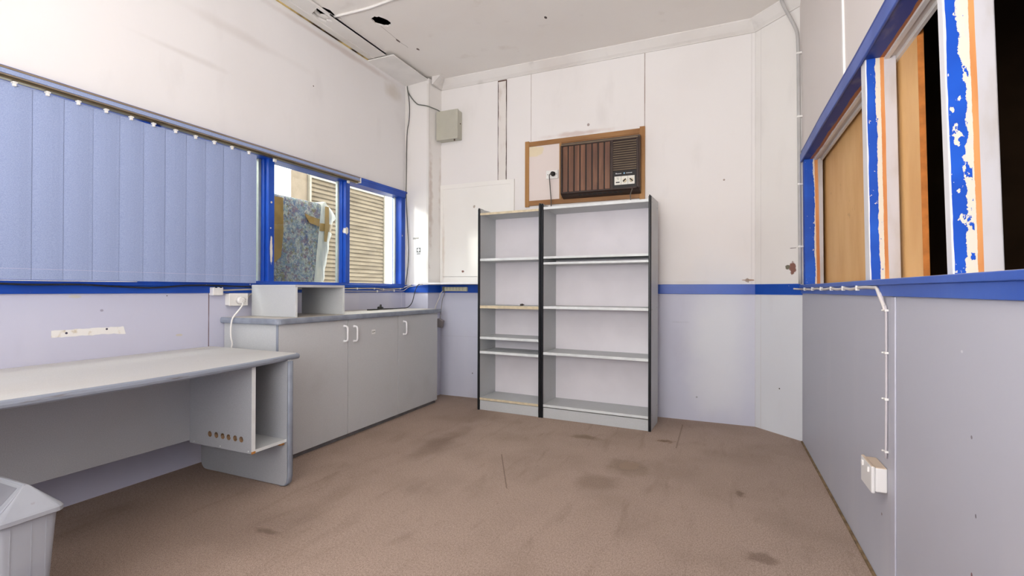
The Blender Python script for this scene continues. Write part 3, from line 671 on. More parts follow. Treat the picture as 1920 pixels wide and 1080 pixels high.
# ---- cabinet
t = thing('storage_cabinet', 'grey three-door cabinet with dark grey worktop below the uncovered window', 'cabinet', (-2.8, 3.1, 0))
CX = -2.53
b = B(); b.box(XL + .005, CX - .018, 2.19, 2.208, .02, .88, .001); b.box(XL + .005, CX - .018, 4.02, 4.038, .02, .88, .001); b.box(XL + .005, XL + .02, 2.208, 4.02, .02, .88)
b.box(XL + .02, CX - .018, 2.208, 4.02, .03, .048); b.box(XL + .02, CX - .018, 2.81, 2.826, .048, .88); b.box(XL + .02, CX - .018, 3.405, 3.421, .048, .88)
obj('carcass', b, M_lam, t)
b = B(); b.box(XL + .02, CX - .022, 2.195, 4.035, 0.001, .030); obj('plinth', b, simple('plinth_grey', (120, 118, 120), .6, .1), t)
for i, (y0, y1, hy) in enumerate(((2.192, 2.803, 2.765), (2.809, 3.410, 2.868), (3.416, 4.036, 3.488))):
    b = B(); b.box(CX - .017, CX, y0, y1, .033, .877, .001); d = obj('door', b, M_lamdoor, t)
    if i == 0:
        b = B(); b.box(CX - .018, CX - .0003, y0 - .004, y0 + .0005, .033, .877); b2 = b; obj('edge_strip', b, M_edge, d)
    b = B(); hz0, hz1 = (.722, .832) if i == 0 else (.714, .824)
    b.tube([(CX - .002, hy, hz1), (CX + .018, hy, hz1), (CX + .030, hy, hz1 - .008), (CX + .033, hy, hz1 - .022), (CX + .033, hy, (hz0 + hz1) / 2), (CX + .033, hy, hz0 + .022), (CX + .030, hy, hz0 + .008), (CX + .018, hy, hz0), (CX - .002, hy, hz0)], .0068, 12)
    b.cyl((CX, hy, hz1), (CX + .004, hy, hz1), .010, n=14); b.cyl((CX, hy, hz0), (CX + .004, hy, hz0), .010, n=14)
    obj('handle', b, simple('white_handle', (238, 238, 240), .3, .02), d, label='white bow handle')
    if i == 1:
        b = B(); b.box(CX, CX + .0008, 3.068, 3.112, .747, .784); sk = obj('paper_label', b, simple('paper', (238, 238, 236), .7, .02), d, label='small white sticker')
        b = B(); b.tube([(CX + .001, 3.073, .763), (CX + .001, 3.08, .766), (CX + .001, 3.09, .763), (CX + .001, 3.1, .768), (CX + .001, 3.108, .765)], .0018, 6); obj('pen_mark', b, M_black, sk)
k = N('worktop_laminate', .5, .4); c = k.mix(k.ramp(k.noise(200, 2), .3, .7), lin(196, 190, 180), lin(206, 200, 190)); c = k.mix(k.ramp(k.noise(4, 5), .5, .8, 0, .4), c, lin(180, 166, 146)); k.col(c); M_ctop = k.m
cpts = [(XL + .002, 2.172)]
for i in range(6): a = -PI / 2 + PI / 2 * i / 5; cpts.append((-2.545 + .03 * math.cos(a), 2.202 + .03 * math.sin(a)))
cpts += [(-2.512, 4.06), (XL + .002, 4.06)]
b = B(); b.prism(cpts, 2, .8795, .9145, .002); wt = obj('worktop', b, M_ctop, t)
L = []
ep = [(XL + .002, 2.172), (-2.8, 2.172)] + cpts[1:7] + [(-2.512, 3.0), (-2.512, 4.06)]
for i, p in enumerate(ep):
    a = Vector(ep[max(i - 1, 0)]); c2 = Vector(ep[min(i + 1, len(ep) - 1)]); d = (c2 - a).normalized(); nn = Vector((d.y, -d.x))
    L.append([(p[0] + nn.x * o_, p[1] + nn.y * o_, z_) for o_, z_ in ((-.003, .878), (.004, .878), (.008, .884), (.009, .897), (.007, .909), (.002, .9155), (-.004, .9155))])
b = B(); b.loft(L, smooth=False); obj('worktop_edge', b, M_edge, wt)

# open box on the cabinet
t = thing('open_shelf_box', 'grey open-fronted shelf box standing on the cabinet worktop', 'shelf box', (-2.79, 2.6, .915))
HX0, HX1, HY0, HY1 = -2.985, -2.575, 2.362, 2.815
b = B(); b.box(HX0, HX1, HY0, HY0 + .016, .9155, 1.128, .001); sd = obj('side_panel', b, M_lam, t)
b = B(); b.box(HX1 - .001, HX1 + .001, HY0 - .0005, HY0 + .0165, .9155, 1.114); obj('edge_strip', b, M_edgew, sd)
b = B(); b.box(HX0, HX1, HY1 - .016, HY1, .9155, 1.128, .001); sd = obj('side_panel', b, M_lam, t)
b = B(); b.box(HX1 - .001, HX1 + .001, HY1 - .0165, HY1 + .0005, .9155, 1.114); obj('edge_strip', b, M_edgew, sd)
b = B(); b.box(HX0, HX1 + .001, HY0 - .001, HY1 + .001, 1.1145, 1.131, .001); obj('top_panel', b, M_lam, t)

# ---- bookcases (slightly askew, standing clear of the back wall)
p0 = Vector((-2.048, 3.956)); p1 = Vector((-.498, 3.876)); TH = math.atan2(p1.y - p0.y, p1.x - p0.x)
M_screw = simple('dark_screw', (80, 76, 70), .5)
def bookcase(x0, x1, shelves, tan, H, label, sd0, sd1):
    wdt = x1 - x0; D = .325
    loc = p0 + Vector((math.cos(TH), math.sin(TH))) * x0
    t = thing('bookcase', label, 'bookcase', (loc.x, loc.y, 0), TH)
    P = lambda b, n, m, par=None, **kw: obj(n, b, m, par or t, local=True, **kw)
    for sx, sgn in ((0, 1), (wdt - .018, -1)):
        pts = [(.012, 0.001), (D - .02, .001), (D, .10), (D, H - .008), (D - .01, H), (.012, H)]
        b = B(); b.prism(pts, 0, sx, sx + .018, .0008); sp = P(b, 'side_panel', M_lam)
        b = B(); hw = .011 if sgn else .011
        b.prism([(sx - .0015, .012), (sx - .0015, .003), (sx + .004, -.001), (sx + .014, -.001), (sx + .0195, .003), (sx + .0195, .012)], 2, .001, H - .004)
        b.tube([(sx + .009, .006, H - .004), (sx + .009, .012, H + .002), (sx + .009, .03, H + .001), (sx + .009, .09, H)], .0095, 10, flat=.4)
        P(b, 'edge_strip', M_black, sp, label='black rounded edge strip')
        for zz_, yy_ in ((H - .045, .05), (H - .06, D - .05), (.12, .05), (.15, D - .05), (.95, .05), (.96, D - .05)):
            b = B(); b.cyl((sx + (.0 if sx == 0 else .018) + (-.0006 if sx == 0 else .0006), yy_, zz_), (sx + .009, yy_, zz_), .004, n=8)
            P(b, 'screw', M_screw, sp)
    b = B(); b.box(.018, wdt - .018, D - .012, D - .006, .06, H - .02); P(b, 'back_panel', M_panelwhite)
    for i, (z_, th) in enumerate(shelves):
        b = B(); b.box(.0185, wdt - .0185, .010, D - .013, z_ - th, z_, .0006); s_ = P(b, 'shelf', M_lam)
        b = B(); b.box(.0185, wdt - .0185, .0075, .0101, z_ - th, z_ + .0002); P(b, 'edge_strip', M_tan if i in tan else M_edgew, s_)
    b = B(); b.box(.0185, wdt - .0185, .012, .028, .001, .088, .0006); P(b, 'plinth', M_lam)
    return t
bookcase(.0, .6255, [(1.807, .020), (1.388, .022), (.958, .026), (.672, .022), (.540, .022), (.112, .020)], (0, 2, 5), 1.846, 'narrow grey bookcase with black edges, left of the wide one', 0, 1)
bookcase(.630, 1.556, [(1.818, .022), (1.390, .018), (1.340, .018), (.962, .022), (.566, .022), (.116, .020)], (), 1.842, 'wide grey bookcase with black edges below the air conditioner', 0, 1)
def bkpt(s, d): return (p0.x + math.cos(TH) * s - math.sin(TH) * d, p0.y + math.sin(TH) * s + math.cos(TH) * d)
q = bkpt(.40, .10)
b = B(); b.cyl((q[0] - .015, q[1], .966), (q[0] + .012, q[1] + .004, .969), .008, .010, n=14, bev=.003); b.cyl((q[0] + .010, q[1] + .004, .969), (q[0] + .022, q[1] + .004, .966), .0045, n=10)
solo('door_stop', b, simple('dark_rubber', (70, 62, 58), .6, .1), 'small dark plug-shaped piece lying on the tan-edged shelf', 'small part')

# ------------------------------------------------------------------ back wall fittings
# hatch board
t = thing('hatch_board', 'large white painted board fixed to the wall left of the bookcases', 'board', (-2.28, YB, 1.176))
M_hatch = wall_mat('hatch_paint', (238, 236, 231), (238, 236, 231), 0, dirt=.06, blobs=[((-2.43, YB - .02, 1.29), (.014, 1, .012), (110, 60, 40), .9, .8, 50), ((-2.3, YB - .02, 1.95), (.012, 1, .015), (140, 120, 100), .7, .6, 40), ((-2.66, YB - .02, 1.5), (.02, 1, .35), (190, 165, 140), .3, .9, 9)])
b = B(); b.box(-2.672, -1.86, YB - .012, YB - .001, 1.24, 2.19); obj('panel', b, M_hatch, t)
b = B(); b.box(-2.70, -1.857, YB - .018, YB - .001, 2.150, 2.194, .002); b.box(-2.70, -2.665, YB - .018, YB - .001, 1.176, 2.152, .002); b.box(-1.90, -1.857, YB - .018, YB - .001, 1.176, 2.152, .002); b.box(-2.665, -1.90, YB - .018, YB - .001, 1.176, 1.235, .002)
obj('border', b, M_hatch, t)
# shelf ledge
b = B(); b.prism([(-2.80, 4.085), (-2.10, 4.11), (-2.10, 4.368), (-2.688, 4.35), (-2.70, 4.15), (-2.80, 4.150)], 2, 1.156, 1.172, .001)
solo('wall_shelf', b, simple('white_shelf_paint', (240, 240, 242), .5, .02), 'thin white wall ledge beneath the white board, beside the column', 'shelf')
# grey meter box
t = thing('junction_box', 'grey-green metal box mounted high on the wall beside the column', 'box', (-2.58, YB, 2.65))
M_box = simple('box_enamel', (186, 184, 170), .4, .03, 5)
b = B(); b.box(-2.695, -2.45, 4.285, 4.369, 2.645, 2.935, .004); obj('body', b, M_box, t)
b = B(); b.box(-2.699, -2.446, 4.265, 4.287, 2.641, 2.940, .004); obj('cover', b, M_box, t)
b = B(); b.cyl((-2.50, 4.30, 2.644), (-2.50, 4.30, 2.630), .008, n=10); b.cyl((-2.445, 4.32, 2.80), (-2.440, 4.32, 2.80), .006, n=10); obj('knockout', b, simple('dark_screw2', (90, 70, 60), .5), t)

# ---- air conditioner
k = N('oak_frame', .5, .35); c = k.mix(k.ramp(k.noise(16, 5, (.2, 1, 1)), .3, .75), lin(140, 98, 58), lin(164, 120, 74)); k.col(c); M_oak = k.m
k = N('oak_frame_upright', .5, .35); c = k.mix(k.ramp(k.noise(16, 5, (1, 1, .15)), .3, .75), lin(152, 108, 62), lin(176, 130, 78)); k.col(c); M_oakv = k.m
t = thing('mounting_frame', 'brown timber frame with white infill panel around the air conditioner', 'frame', (-1.17, YB, 1.91))
AY = YB - .022
b = B(); b.box(-1.741, -1.700, AY, YB - .001, 1.905, 2.540, .002); obj('upright', b, M_oakv, t)
b = B(); b.box(-.652, -.607, AY - .004, YB - .001, 1.900, 2.545, .002); obj('upright', b, M_oakv, t)
b = B(); b.box(-1.392, -1.372, AY, YB - .001, 1.96, 2.49, .001); obj('upright', b, M_oakv, t)
b = B(); b.box(-1.700, -.652, AY, YB - .001, 2.487, 2.532, .002); obj('rail', b, M_oak, t)
b = B(); b.box(-1.700, -.652, AY, YB - .001, 1.915, 1.962, .002); obj('rail', b, M_oak, t)
b = B(); b.box(-1.372, -.652, AY + .006, YB - .001, 1.962, 2.487); obj('backing', b, M_oak, t)
k = N('infill_paint', .6, .3); c = k.mix(k.blob((-1.65, AY + .01, 2.44), (.11, 1, .05), .6, 14), lin(226, 214, 208), lin(226, 212, 182)); k.col(c)
b = B(); b.box(-1.700, -1.392, AY + .010, YB - .001, 1.962, 2.487); obj('infill_panel', b, k.m, t)

t = thing('air_conditioner', 'brown wood-grain window air conditioner set in a timber frame', 'air conditioner', (-1.0, YB - .02, 1.96))
M_acdk = simple('dark_brown_plastic', (58, 42, 36), .4, .08, 14)
M_acblk = simple('black_brown_plastic', (20, 15, 14), .45, .08, 14)
M_acgold = simple('grey_gold_trim', (112, 98, 80), .35, .06, 14, metallic=.3)
k = N('wood_grain_vinyl', .45, .4); c = k.mix(k.ramp(k.noise(22, 5, (1, 1, .12), dist=.5), .3, .75), lin(96, 64, 46), lin(130, 90, 66)); c = k.mix(k.ramp(k.noise(5, 3), .4, .8, 0, .3), c, lin(92, 58, 54)); k.col(c); M_wood = k.m
ax0, ax1, az0, az1, ay0 = -1.345, -.648, 1.985, 2.430, 4.245
# housing with chamfered underside
b = B()
b.prism([(YB - .024, 2.465), (ay0 + .045, 2.460), (ay0 + .012, 2.432), (ay0 + .012, 2.0), (ay0 + .02, 1.982), (YB - .024, 1.950)], 0, ax0 - .008, ax1 + .010, .006)
obj('housing', b, M_acdk, t)
b = B(); b.box(ax0, ax1, ay0, ay0 + .014, az1 - .014, az1 + .004, .004); b.box(ax0, ax0 + .014, ay0, ay0 + .014, az0, az1, .003); b.box(ax1 - .016, ax1, ay0, ay0 + .014, az0, az1, .003)
b.box(ax0, ax1, ay0, ay0 + .014, az0, az0 + .014, .003); b.box(-.888, -.866, ay0 - .001, ay0 + .014, az0, az1, .002); bz = obj('bezel', b, M_acdk, t)
b = B(); b.box(ax0 + .002, ax1 - .002, ay0 - .002, ay0 + .012, az1 - .006, az1 + .008, .003); obj('top_trim', b, M_acgold, bz)
n = 8; x0 = ax0 + .014; x1 = -.888; pw = (x1 - x0) / n
for i in range(n):
    b = B(); b.box(x0 + i * pw + .0055, x0 + (i + 1) * pw - .0055, ay0 + .003, ay0 + .012, az0 + .014, az1 - .014, .003); obj('grille_panel', b, M_wood, t, label='vertical wood-grain grille panel')
b = B(); b.box(x0, x1, ay0 + .008, ay0 + .014, az0 + .014, az1 - .014); obj('grille_backing', b, M_acblk, t)
b = B(); b.box(-.866, ax1 - .016, ay0 + .026, ay0 + .029, 2.14, az1 - .014); obj('louvre_backing', b, M_acblk, t)
for i in range(13):
    z0 = 2.152 + i * .0203
    b = B(); b.prism([(ay0 + .000, z0), (ay0 + .001, z0 + .0088), (ay0 + .020, z0 + .0128), (ay0 + .020, z0 + .0070)], 0, -.866, ax1 - .016); obj('louvre', b, M_acgold, t)
b = B(); b.box(-.866, ax1 - .016, ay0 + .001, ay0 + .014, az0 + .012, 2.146, .001); cp = obj('control_panel', b, M_acblk, t)
M_cream = simple('cream_card', (228, 226, 216), .5, .02)
for i in range(3):
    xa = -.852 + i * .0585; b = B(); b.box(xa, xa + .0565, ay0 - .0006, ay0 + .0012, 2.024, 2.098); o = obj('dial_plate', b, M_cream, cp, label='cream square dial plate')
    b = B()
    if i == 0:
        b.box(xa + .012, xa + .045, ay0 - .0035, ay0 - .0005, 2.041, 2.050, .001)
        b.tube([(xa + .022, ay0 - .001, 2.078), (xa + .028, ay0 - .001, 2.082), (xa + .034, ay0 - .001, 2.077), (xa + .030, ay0 - .001, 2.072), (xa + .034, ay0 - .001, 2.068)], .0012, 6)
        b.tube([(xa + .014, ay0 - .001, 2.084), (xa + .028, ay0 - .001, 2.09), (xa + .042, ay0 - .001, 2.084)], .0007, 6)
    else:
        b.cyl((xa + .029, ay0 - .001, 2.058), (xa + .029, ay0 - .007, 2.058), .0165, .015, n=24)
    dd = obj('dial', b, M_black if i == 0 else M_tan, cp)
    if i:
        b = B(); sgn = 1 if i == 1 else -1
        b2 = bmesh.new(); bmesh.ops.create_cube(b2, size=1); bmesh.ops.scale(b2, vec=(.032, .008, .009), verts=b2.verts)
        b.add(b2, M=Matrix.Translation((xa + .029, ay0 - .010, 2.060)) @ Matrix.Rotation(-sgn * .75, 4, 'Y')); obj('knob', b, M_acblk, cp)
M_silver = simple('silver_print', (225, 228, 232), .4, .02)
b = B(); xx = -.842
for wd in [.008, 0, .004, .003, .005, .004, .003, .005, .004]:
    if wd: b.box(xx, xx + wd, ay0 - .0008, ay0 + .001, 2.119, 2.119 + (.009 if wd == .008 else random.uniform(.004, .006)))
    xx += wd + .0017
obj('nameplate_lettering', b, M_silver, cp)
b = B(); xx = -.752
for wd in [.005, .003, .004, .006, .004, .003, .005, .004, .005]: b.box(xx, xx + wd, ay0 - .0008, ay0 + .001, 2.120, 2.120 + random.uniform(.004, .006)); xx += wd + .0015
obj('nameplate_lettering', b, M_silver, cp)
b = B(); b.box(-.773, -.763, ay0 - .0008, ay0 + .001, 2.117, 2.128); obj('nameplate_badge', b, simple('pale_blue_print', (150, 200, 232), .4, .02), cp)
b = B()
for i in range(9):
    xa = -1.19 + i * .046; b.prism([(ay0 + .034, 1.978), (ay0 + .060, 1.968), (ay0 + .060, 1.974), (ay0 + .034, 1.984)], 0, xa, xa + .030)
b.warp(lambda x, y, z: (x, y, z - .002)); obj('drain_slot', b, M_black, t)
# wall outlet and plug
t = thing('power_outlet', 'white wall outlet with black plug in the panel left of the air conditioner', 'outlet', (-1.46, AY, 2.16))
b = B(); b.box(-1.522, -1.404, AY - .004, AY + .010, 2.158, 2.236, .002); obj('plate', b, M_white_pl, t)
b = B(); b.cyl((-1.505, AY - .006, 2.197), (-1.505, AY - .003, 2.197), .004, n=10); b.cyl((-1.418, AY - .006, 2.197), (-1.418, AY - .003, 2.197), .004, n=10); obj('screw', b, M_acgold, t)
t = thing('power_plug', 'black round plug pushed into the outlet beside the air conditioner', 'plug', (-1.45, AY - .02, 2.2))
b = B(); b.cyl((-1.450, AY - .005, 2.199), (-1.450, AY - .038, 2.199), .024, .019, n=22, bev=.003); obj('body', b, simple('black_rubber', (44, 40, 38), .5, .05), t)
b = B(); b.tube([(-1.455, AY - .034, 2.195), (-1.475, AY - .044, 2.185), (-1.474, AY - .040, 2.13), (-1.462, AY - .05, 2.02), (-1.448, AY - .07, 1.92), (-1.438, 4.24, 1.80), (-1.43, 4.262, 1.6)], .0045, 8); obj('cord', b, simple('grey_cord', (84, 80, 76), .5, .05), t)
b = B(); b.tube([(-.70, YB - .10, 2.0), (-.700, YB - .125, 1.975), (-.715, YB - .12, 1.93), (-.712, YB - .115, 1.85), (-.71, YB - .10, 1.6)], .0045, 8)
solo('drain_cord', b, simple('dark_grey_cord', (96, 88, 80), .5, .05), 'short grey cord hanging from the air conditioner behind the wide bookcase', 'cord')

# ---- power strip under the ledge and the adapter
t = thing('power_board', 'yellowed white power board fixed to the blue band under the ledge', 'power board', (-2.49, YB - .012, 1.08))
M_yel = simple('yellowed_plastic', (206, 204, 178), .45, .05, 12)
b = B(); b.box(-2.630, -2.365, YB - .045, YB - .0125, 1.086, 1.130, .008, 3); obj('body', b, M_yel, t)
b = B(); b.box(-2.660, -2.628, YB - .043, YB - .0125, 1.082, 1.134, .006); obj('end_block', b, simple('green_grey_plastic', (122, 124, 104), .5, .05), t)
for i in range(6):
    b = B(); xa = -2.605 + i * .037
    b.box(xa, xa + .003, YB - .0465, YB - .044, 1.112, 1.120); b.box(xa + .012, xa + .015, YB - .0465, YB - .044, 1.112, 1.120); b.box(xa + .006, xa + .009, YB - .0465, YB - .044, 1.098, 1.107); b.box(xa - .002, xa + .017, YB - .0455, YB - .0445, 1.122, 1.124)
    obj('socket', b, simple('socket_slot', (120, 122, 104), .6), t)
b = B(); b.tube([(-2.645, YB - .045, 1.09), (-2.66, YB - .07, 1.06), (-2.672, 4.30, 1.02), (-2.690, 4.27, .95), (-2.70, 4.24, .86), (-2.705, 4.22, .78), (-2.69, 4.215, .74)], .0045, 8)
obj('cord', b, simple('white_cord', (222, 218, 210), .5, .03), t)
t = thing('power_adapter', 'grey block adapter hanging in the gap beside the cabinet end', 'adapter', (-2.62, 4.24, .72))
b = B(); b.prism([(-2.655, .722), (-2.600, .712), (-2.580, .785), (-2.635, .812), (-2.655, .80)], 1, 4.215, 4.26, .006); obj('body', b, simple('grey_adapter', (140, 132, 132), .55, .06), t)
b = B(); b.tube([(-2.63, 4.25, .805), (-2.632, 4.27, .9), (-2.636, 4.30, 1.0), (-2.638, YB - .03, 1.06), (-2.645, YB - .03, 1.12)], .0035, 8); obj('cord', b, simple('grey_cord2', (128, 122, 118), .5, .03), t)

# ---- black flex on the worktop
b = B(); M_flex = simple('black_flex', (40, 40, 40), .5, .06)
b.tube([(-2.80, 4.135, 1.158), (-2.815, 4.11, 1.14), (-2.83, 4.09, 1.08), (-2.84, 4.06, .98), (-2.85, 4.02, .935), (-2.86, 3.98, .9205), (-2.86, 3.9, .9200), (-2.85, 3.75, .9205), (-2.85, 3.62, .9215), (-2.87, 3.50, .9215)], .0042, 8)
b.tube([(-2.85, 3.80, .921), (-2.83, 3.7, .9215), (-2.84, 3.6, .924), (-2.87, 3.56, .924), (-2.88, 3.66, .922), (-2.86, 3.78, .921)], .0042, 8)
b.tube([(-2.86, 3.62, .928), (-2.85, 3.55, .922), (-2.86, 3.46, .9205), (-2.87, 3.42, .9205)], .0055, 8)
b.cyl((-2.86, 3.585, .921), (-2.865, 3.60, .962), .014, .008, n=12); b.cyl((-2.86, 3.56, .932), (-2.86, 3.62, .932), .014, .010, n=12)
solo('power_flex', b, M_flex, 'coiled black flex with plug lying on the cabinet worktop', 'cable')
# black cables from the ceiling corner
t = thing('ceiling_cable', 'thin dark cable running down the column edge from the ceiling corner', 'cable', (-3.0, 4.17, 1.15))
b = B(); b.tube([(-3.005, 4.19, 3.215), (-2.985, 4.185, 3.12), (-2.968, 4.178, 2.98), (-2.975, 4.178, 2.85), (-3.00, 4.18, 2.70), (-3.010, 4.185, 2.3), (-3.008, 4.182, 2.05), (-2.985, 4.178, 1.75), (-2.972, 4.178, 1.5), (-2.985, 4.178, 1.3), (-3.005, 4.175, 1.155)], .0045, 8); obj('sheath', b, simple('grey_sheath', (84, 84, 84), .5), t)
b = B(); b.tube([(-3.005, 4.188, 3.225), (-2.985, 4.178, 3.16), (-2.93, 4.168, 3.08), (-2.86, 4.158, 3.01), (-2.80, 4.145, 2.985), (-2.73, 4.15, 2.965), (-2.68, 4.25, 2.955), (-2.655, 4.30, 2.938)], .0055, 8)
solo('junction_cable', b, simple('grey_green_sheath', (104, 108, 100), .5), 'dark cable looping from the ceiling corner to the grey wall box', 'cable')

# ---- left wall electrics and cables
t = thing('terminal_box', 'small white connection box on the blue band beneath the blind', 'box', (XL, 2.115, 1.06))
b = B(); b.box(XL + .001, XL + .045, 2.085, 2.155, 1.060, 1.113, .005, 3); obj('body', b, M_white_pl, t)
b = B(); b.box(XL + .030, XL + .046, 2.098, 2.112, 1.108, 1.1145, .001); b.box(XL + .030, XL + .046, 2.130, 2.144, 1.108, 1.1145, .001); obj('slot', b, M_black, t)
t = thing('double_outlet', 'white double wall outlet with a white plug beside the cabinet top', 'outlet', (XL, 2.27, .99))
b = B(); b.box(XL + .001, XL + .042, 2.195, 2.325, .992, 1.070, .005, 3); obj('back_box', b, M_white_pl, t)
b = B(); b.box(XL + .042, XL + .052, 2.192, 2.328, .989, 1.073, .003, 3); obj('faceplate', b, M_white_pl, t)
for yy_ in (2.245, 2.30):
    b = B(); b.box(XL + .0515, XL + .0525, yy_, yy_ + .002, 1.028, 1.036); b.box(XL + .0515, XL + .0525, yy_ + .009, yy_ + .011, 1.028, 1.036); b.box(XL + .0515, XL + .0525, yy_ + .0045, yy_ + .0065, 1.015, 1.022); obj('socket', b, simple('slot_dark', (120, 110, 105), .6), t)
t = thing('appliance_plug', 'white round plug and cord dropping from the double outlet behind the desk', 'plug', (XL + .07, 2.26, 1.02))
b = B(); b.cyl((XL + .0525, 2.262, 1.026), (XL + .085, 2.258, 1.026), .025, .022, n=24, bev=.003); b.tube([(XL + .088, 2.257, 1.018), (XL + .091, 2.257, 1.032)], .003, 8); obj('body', b, M_white_pl, t)
b = B(); b.tube([(XL + .075, 2.268, 1.012), (-2.925, 2.247, .996), (-2.90, 2.198, .96), (-2.886, 2.148, .915), (-2.885, 2.134, .86), (-2.885, 2.134, .797), (-2.888, 2.146, .745), (-2.90, 2.142, .68), (-2.93, 2.135, .4), (-2.96, 2.12, .02)], .0050, 10); obj('cord', b, simple('white_flex', (232, 230, 226), .45, .02), t)
# black cable along the ledge
b = B(); pts = [(XL + .031, .3 + i * .18, 1.122 + (.003 * math.sin(i * 2.1)) - (.012 if 6 < i < 9 else 0)) for i in range(13)]; b.tube(pts, .0045, 8); solo('ledge_cable', b, M_flex, 'black cable lying along the blue band beneath the blind', 'cable')
M_cable = simple('cream_cable', (206, 198, 182), .5, .05)
t = thing('sill_cable', 'cream cables clipped along the blue band under the left window', 'cable', (XL + .015, 3.2, 1.08))
b = B(); b.tube([(XL + .018, 2.155, 1.092), (XL + .018, 2.4, 1.100), (XL + .018, 2.85, 1.106), (XL + .019, 3.3, 1.109), (XL + .019, 3.69, 1.112), (XL + .02, 3.82, 1.104), (XL + .019, 4.09, 1.113), (XL + .03, 4.16, 1.128), (XL + .06, 4.175, 1.142), (XL + .10, 4.168, 1.150)], .0055, 8); obj('upper_run', b, M_cable, t)
b = B(); b.tube([(XL + .016, 2.83, 1.088), (XL + .016, 3.3, 1.087), (XL + .016, 3.73, 1.086), (XL + .016, 4.0, 1.090), (XL + .018, 4.13, 1.088), (XL + .03, 4.17, 1.105), (XL + .07, 4.175, 1.130), (XL + .15, 4.155, 1.140), (XL + .27, 4.125, 1.152)], .0038, 8); obj('lower_run', b, M_cable, t)
b = B(); b.tube([(XL + .05, 2.33, 1.045), (XL + .03, 2.35, 1.05), (XL + .02, 2.37, 1.062), (XL + .018, 2.42, 1.085)], .0038, 8); obj('spur', b, M_cable, t)
for yy_, zz_ in ((2.5, 1.102), (3.1, 1.108), (3.45, 1.11), (3.686, 1.112), (3.82, 1.104), (4.089, 1.113), (3.73, 1.086), (3.99, 1.09)):
    b = B(); b.box(XL + .012, XL + .027, yy_ - .004, yy_ + .004, zz_ - .009, zz_ + .009, .002); obj('clip', b, M_white_pl, t)
# bare plaster strip
k = N('bare_plaster', .9, .1); c = k.mix(k.ramp(k.noise(30, 4, (1, 1, 1)), .55, .72, 0, .7), lin(236, 234, 230), lin(196, 182, 150))
for i, (yy_, zz_) in enumerate(((1.348, .876), (1.523, .884))): c = k.mix(k.blob((XL, yy_, zz_), (1, .006, .006), .25, 60, i), c, lin(70, 66, 84))
k.col(c)
pts = []
for i in range(24): y_ = 1.288 + .325 * i / 23; pts.append((y_, .857 + random.uniform(-.003, .002) - (.004 if i > 20 else 0)))
for i in range(24): y_ = 1.613 - .325 * i / 23 ; pts.append((y_ - (.01 if i == 0 else 0), .893 + random.uniform(-.002, .002)))
b = B(); b.prism(pts, 0, XL, XL + .0012); solo('plaster_patch', b, k.m, 'strip of bare white plaster with screw holes above the desk', 'plaster patch')
# column stickers
t = thing('sign_sticker', 'tiny black and white sign stuck low on the column', 'sticker', (-2.845, 4.178, 1.47))
def colp(x, d=.0): return 4.205 - (x + 3.03) * (.04 / .305) - d
b = B(); b.prism([(-2.880, colp(-2.88, .0008)), (-2.820, colp(-2.82, .0008)), (-2.820, colp(-2.82)), (-2.880, colp(-2.88))], 2, 1.462, 1.540); obj('backing', b, simple('paper2', (225, 225, 225), .6), t)
b = B(); b.prism([(-2.876, colp(-2.876, .0016)), (-2.824, colp(-2.824, .0016)), (-2.824, colp(-2.824)), (-2.876, colp(-2.876))], 2, 1.484, 1.533); b.prism([(-2.874, colp(-2.874, .0016)), (-2.828, colp(-2.828, .0016)), (-2.828, colp(-2.828)), (-2.874, colp(-2.874))], 2, 1.466, 1.474); obj('dark_field', b, simple('ink', (96, 98, 98), .6), t)
b = B()
for x0_, x1_, z0_, z1_ in ((-2.857, -2.843, 1.490, 1.527), (-2.868, -2.832, 1.502, 1.516)): b.prism([(x0_, colp(x0_, .0024)), (x1_, colp(x1_, .0024)), (x1_, colp(x1_)), (x0_, colp(x0_))], 2, z0_, z1_)
obj('cross', b, simple('paper3', (235, 235, 235), .6), t)
b = B(); random.seed(3)
for i in range(9): xa = -2.925 + i * .0088; b.prism([(xa, colp(xa, .001)), (xa + .006, colp(xa + .006, .001)), (xa + .006, colp(xa + .006)), (xa, colp(xa))], 2, 1.621 + random.uniform(0, .004), 1.636 + random.uniform(0, .008))
for i in range(12): za = 1.66 + i * .019; b.prism([(-2.853, colp(-2.853, .001)), (-2.850, colp(-2.850, .001)), (-2.850, colp(-2.85)), (-2.853, colp(-2.853))], 2, za, za + random.uniform(.006, .015))
solo('notice_remnant', b, simple('faded_ink', (150, 148, 140), .7), 'faded torn remnant of a notice on the column above the tiny sign', 'notice')

# ---- right side: conduit, clipped cable, outlet
t = thing('conduit_pipe', 'grey conduit pipe rising up the right corner and bending along the ceiling', 'conduit', (XR, 4.0, 1.15))
M_cond = simple('grey_conduit', (182, 180, 178), .4, .04, 10)
b = B(); b.tube([(.532, 4.02, 1.15), (.532, 4.02, 1.8), (.532, 4.02, 2.5), (.532, 4.02, 2.78), (.530, 4.015, 2.88), (.522, 4.005, 2.97), (.49, 4.0, 3.06), (.45, 4.0, 3.15), (.425, 3.995, 3.22), (.41, 3.99, 3.30)], .0115, 14); obj('pipe', b.warp(lean), M_cond, t)
for zz_ in (1.42, 1.87, 2.36, 2.82):
    b = B(); b.cyl((.532, 4.02, zz_ - .007), (.532, 4.02, zz_ + .007), .014, n=16); b.box(.535, XR, 4.008, 4.034, zz_ - .006, zz_ + .006, .001); obj('saddle', b.warp(lean), M_white_pl, t)
t = thing('clipped_cable', 'white cable clipped beneath the right sill and down to the low outlet', 'cable', (XR, 3.0, .5))
random.seed(5)
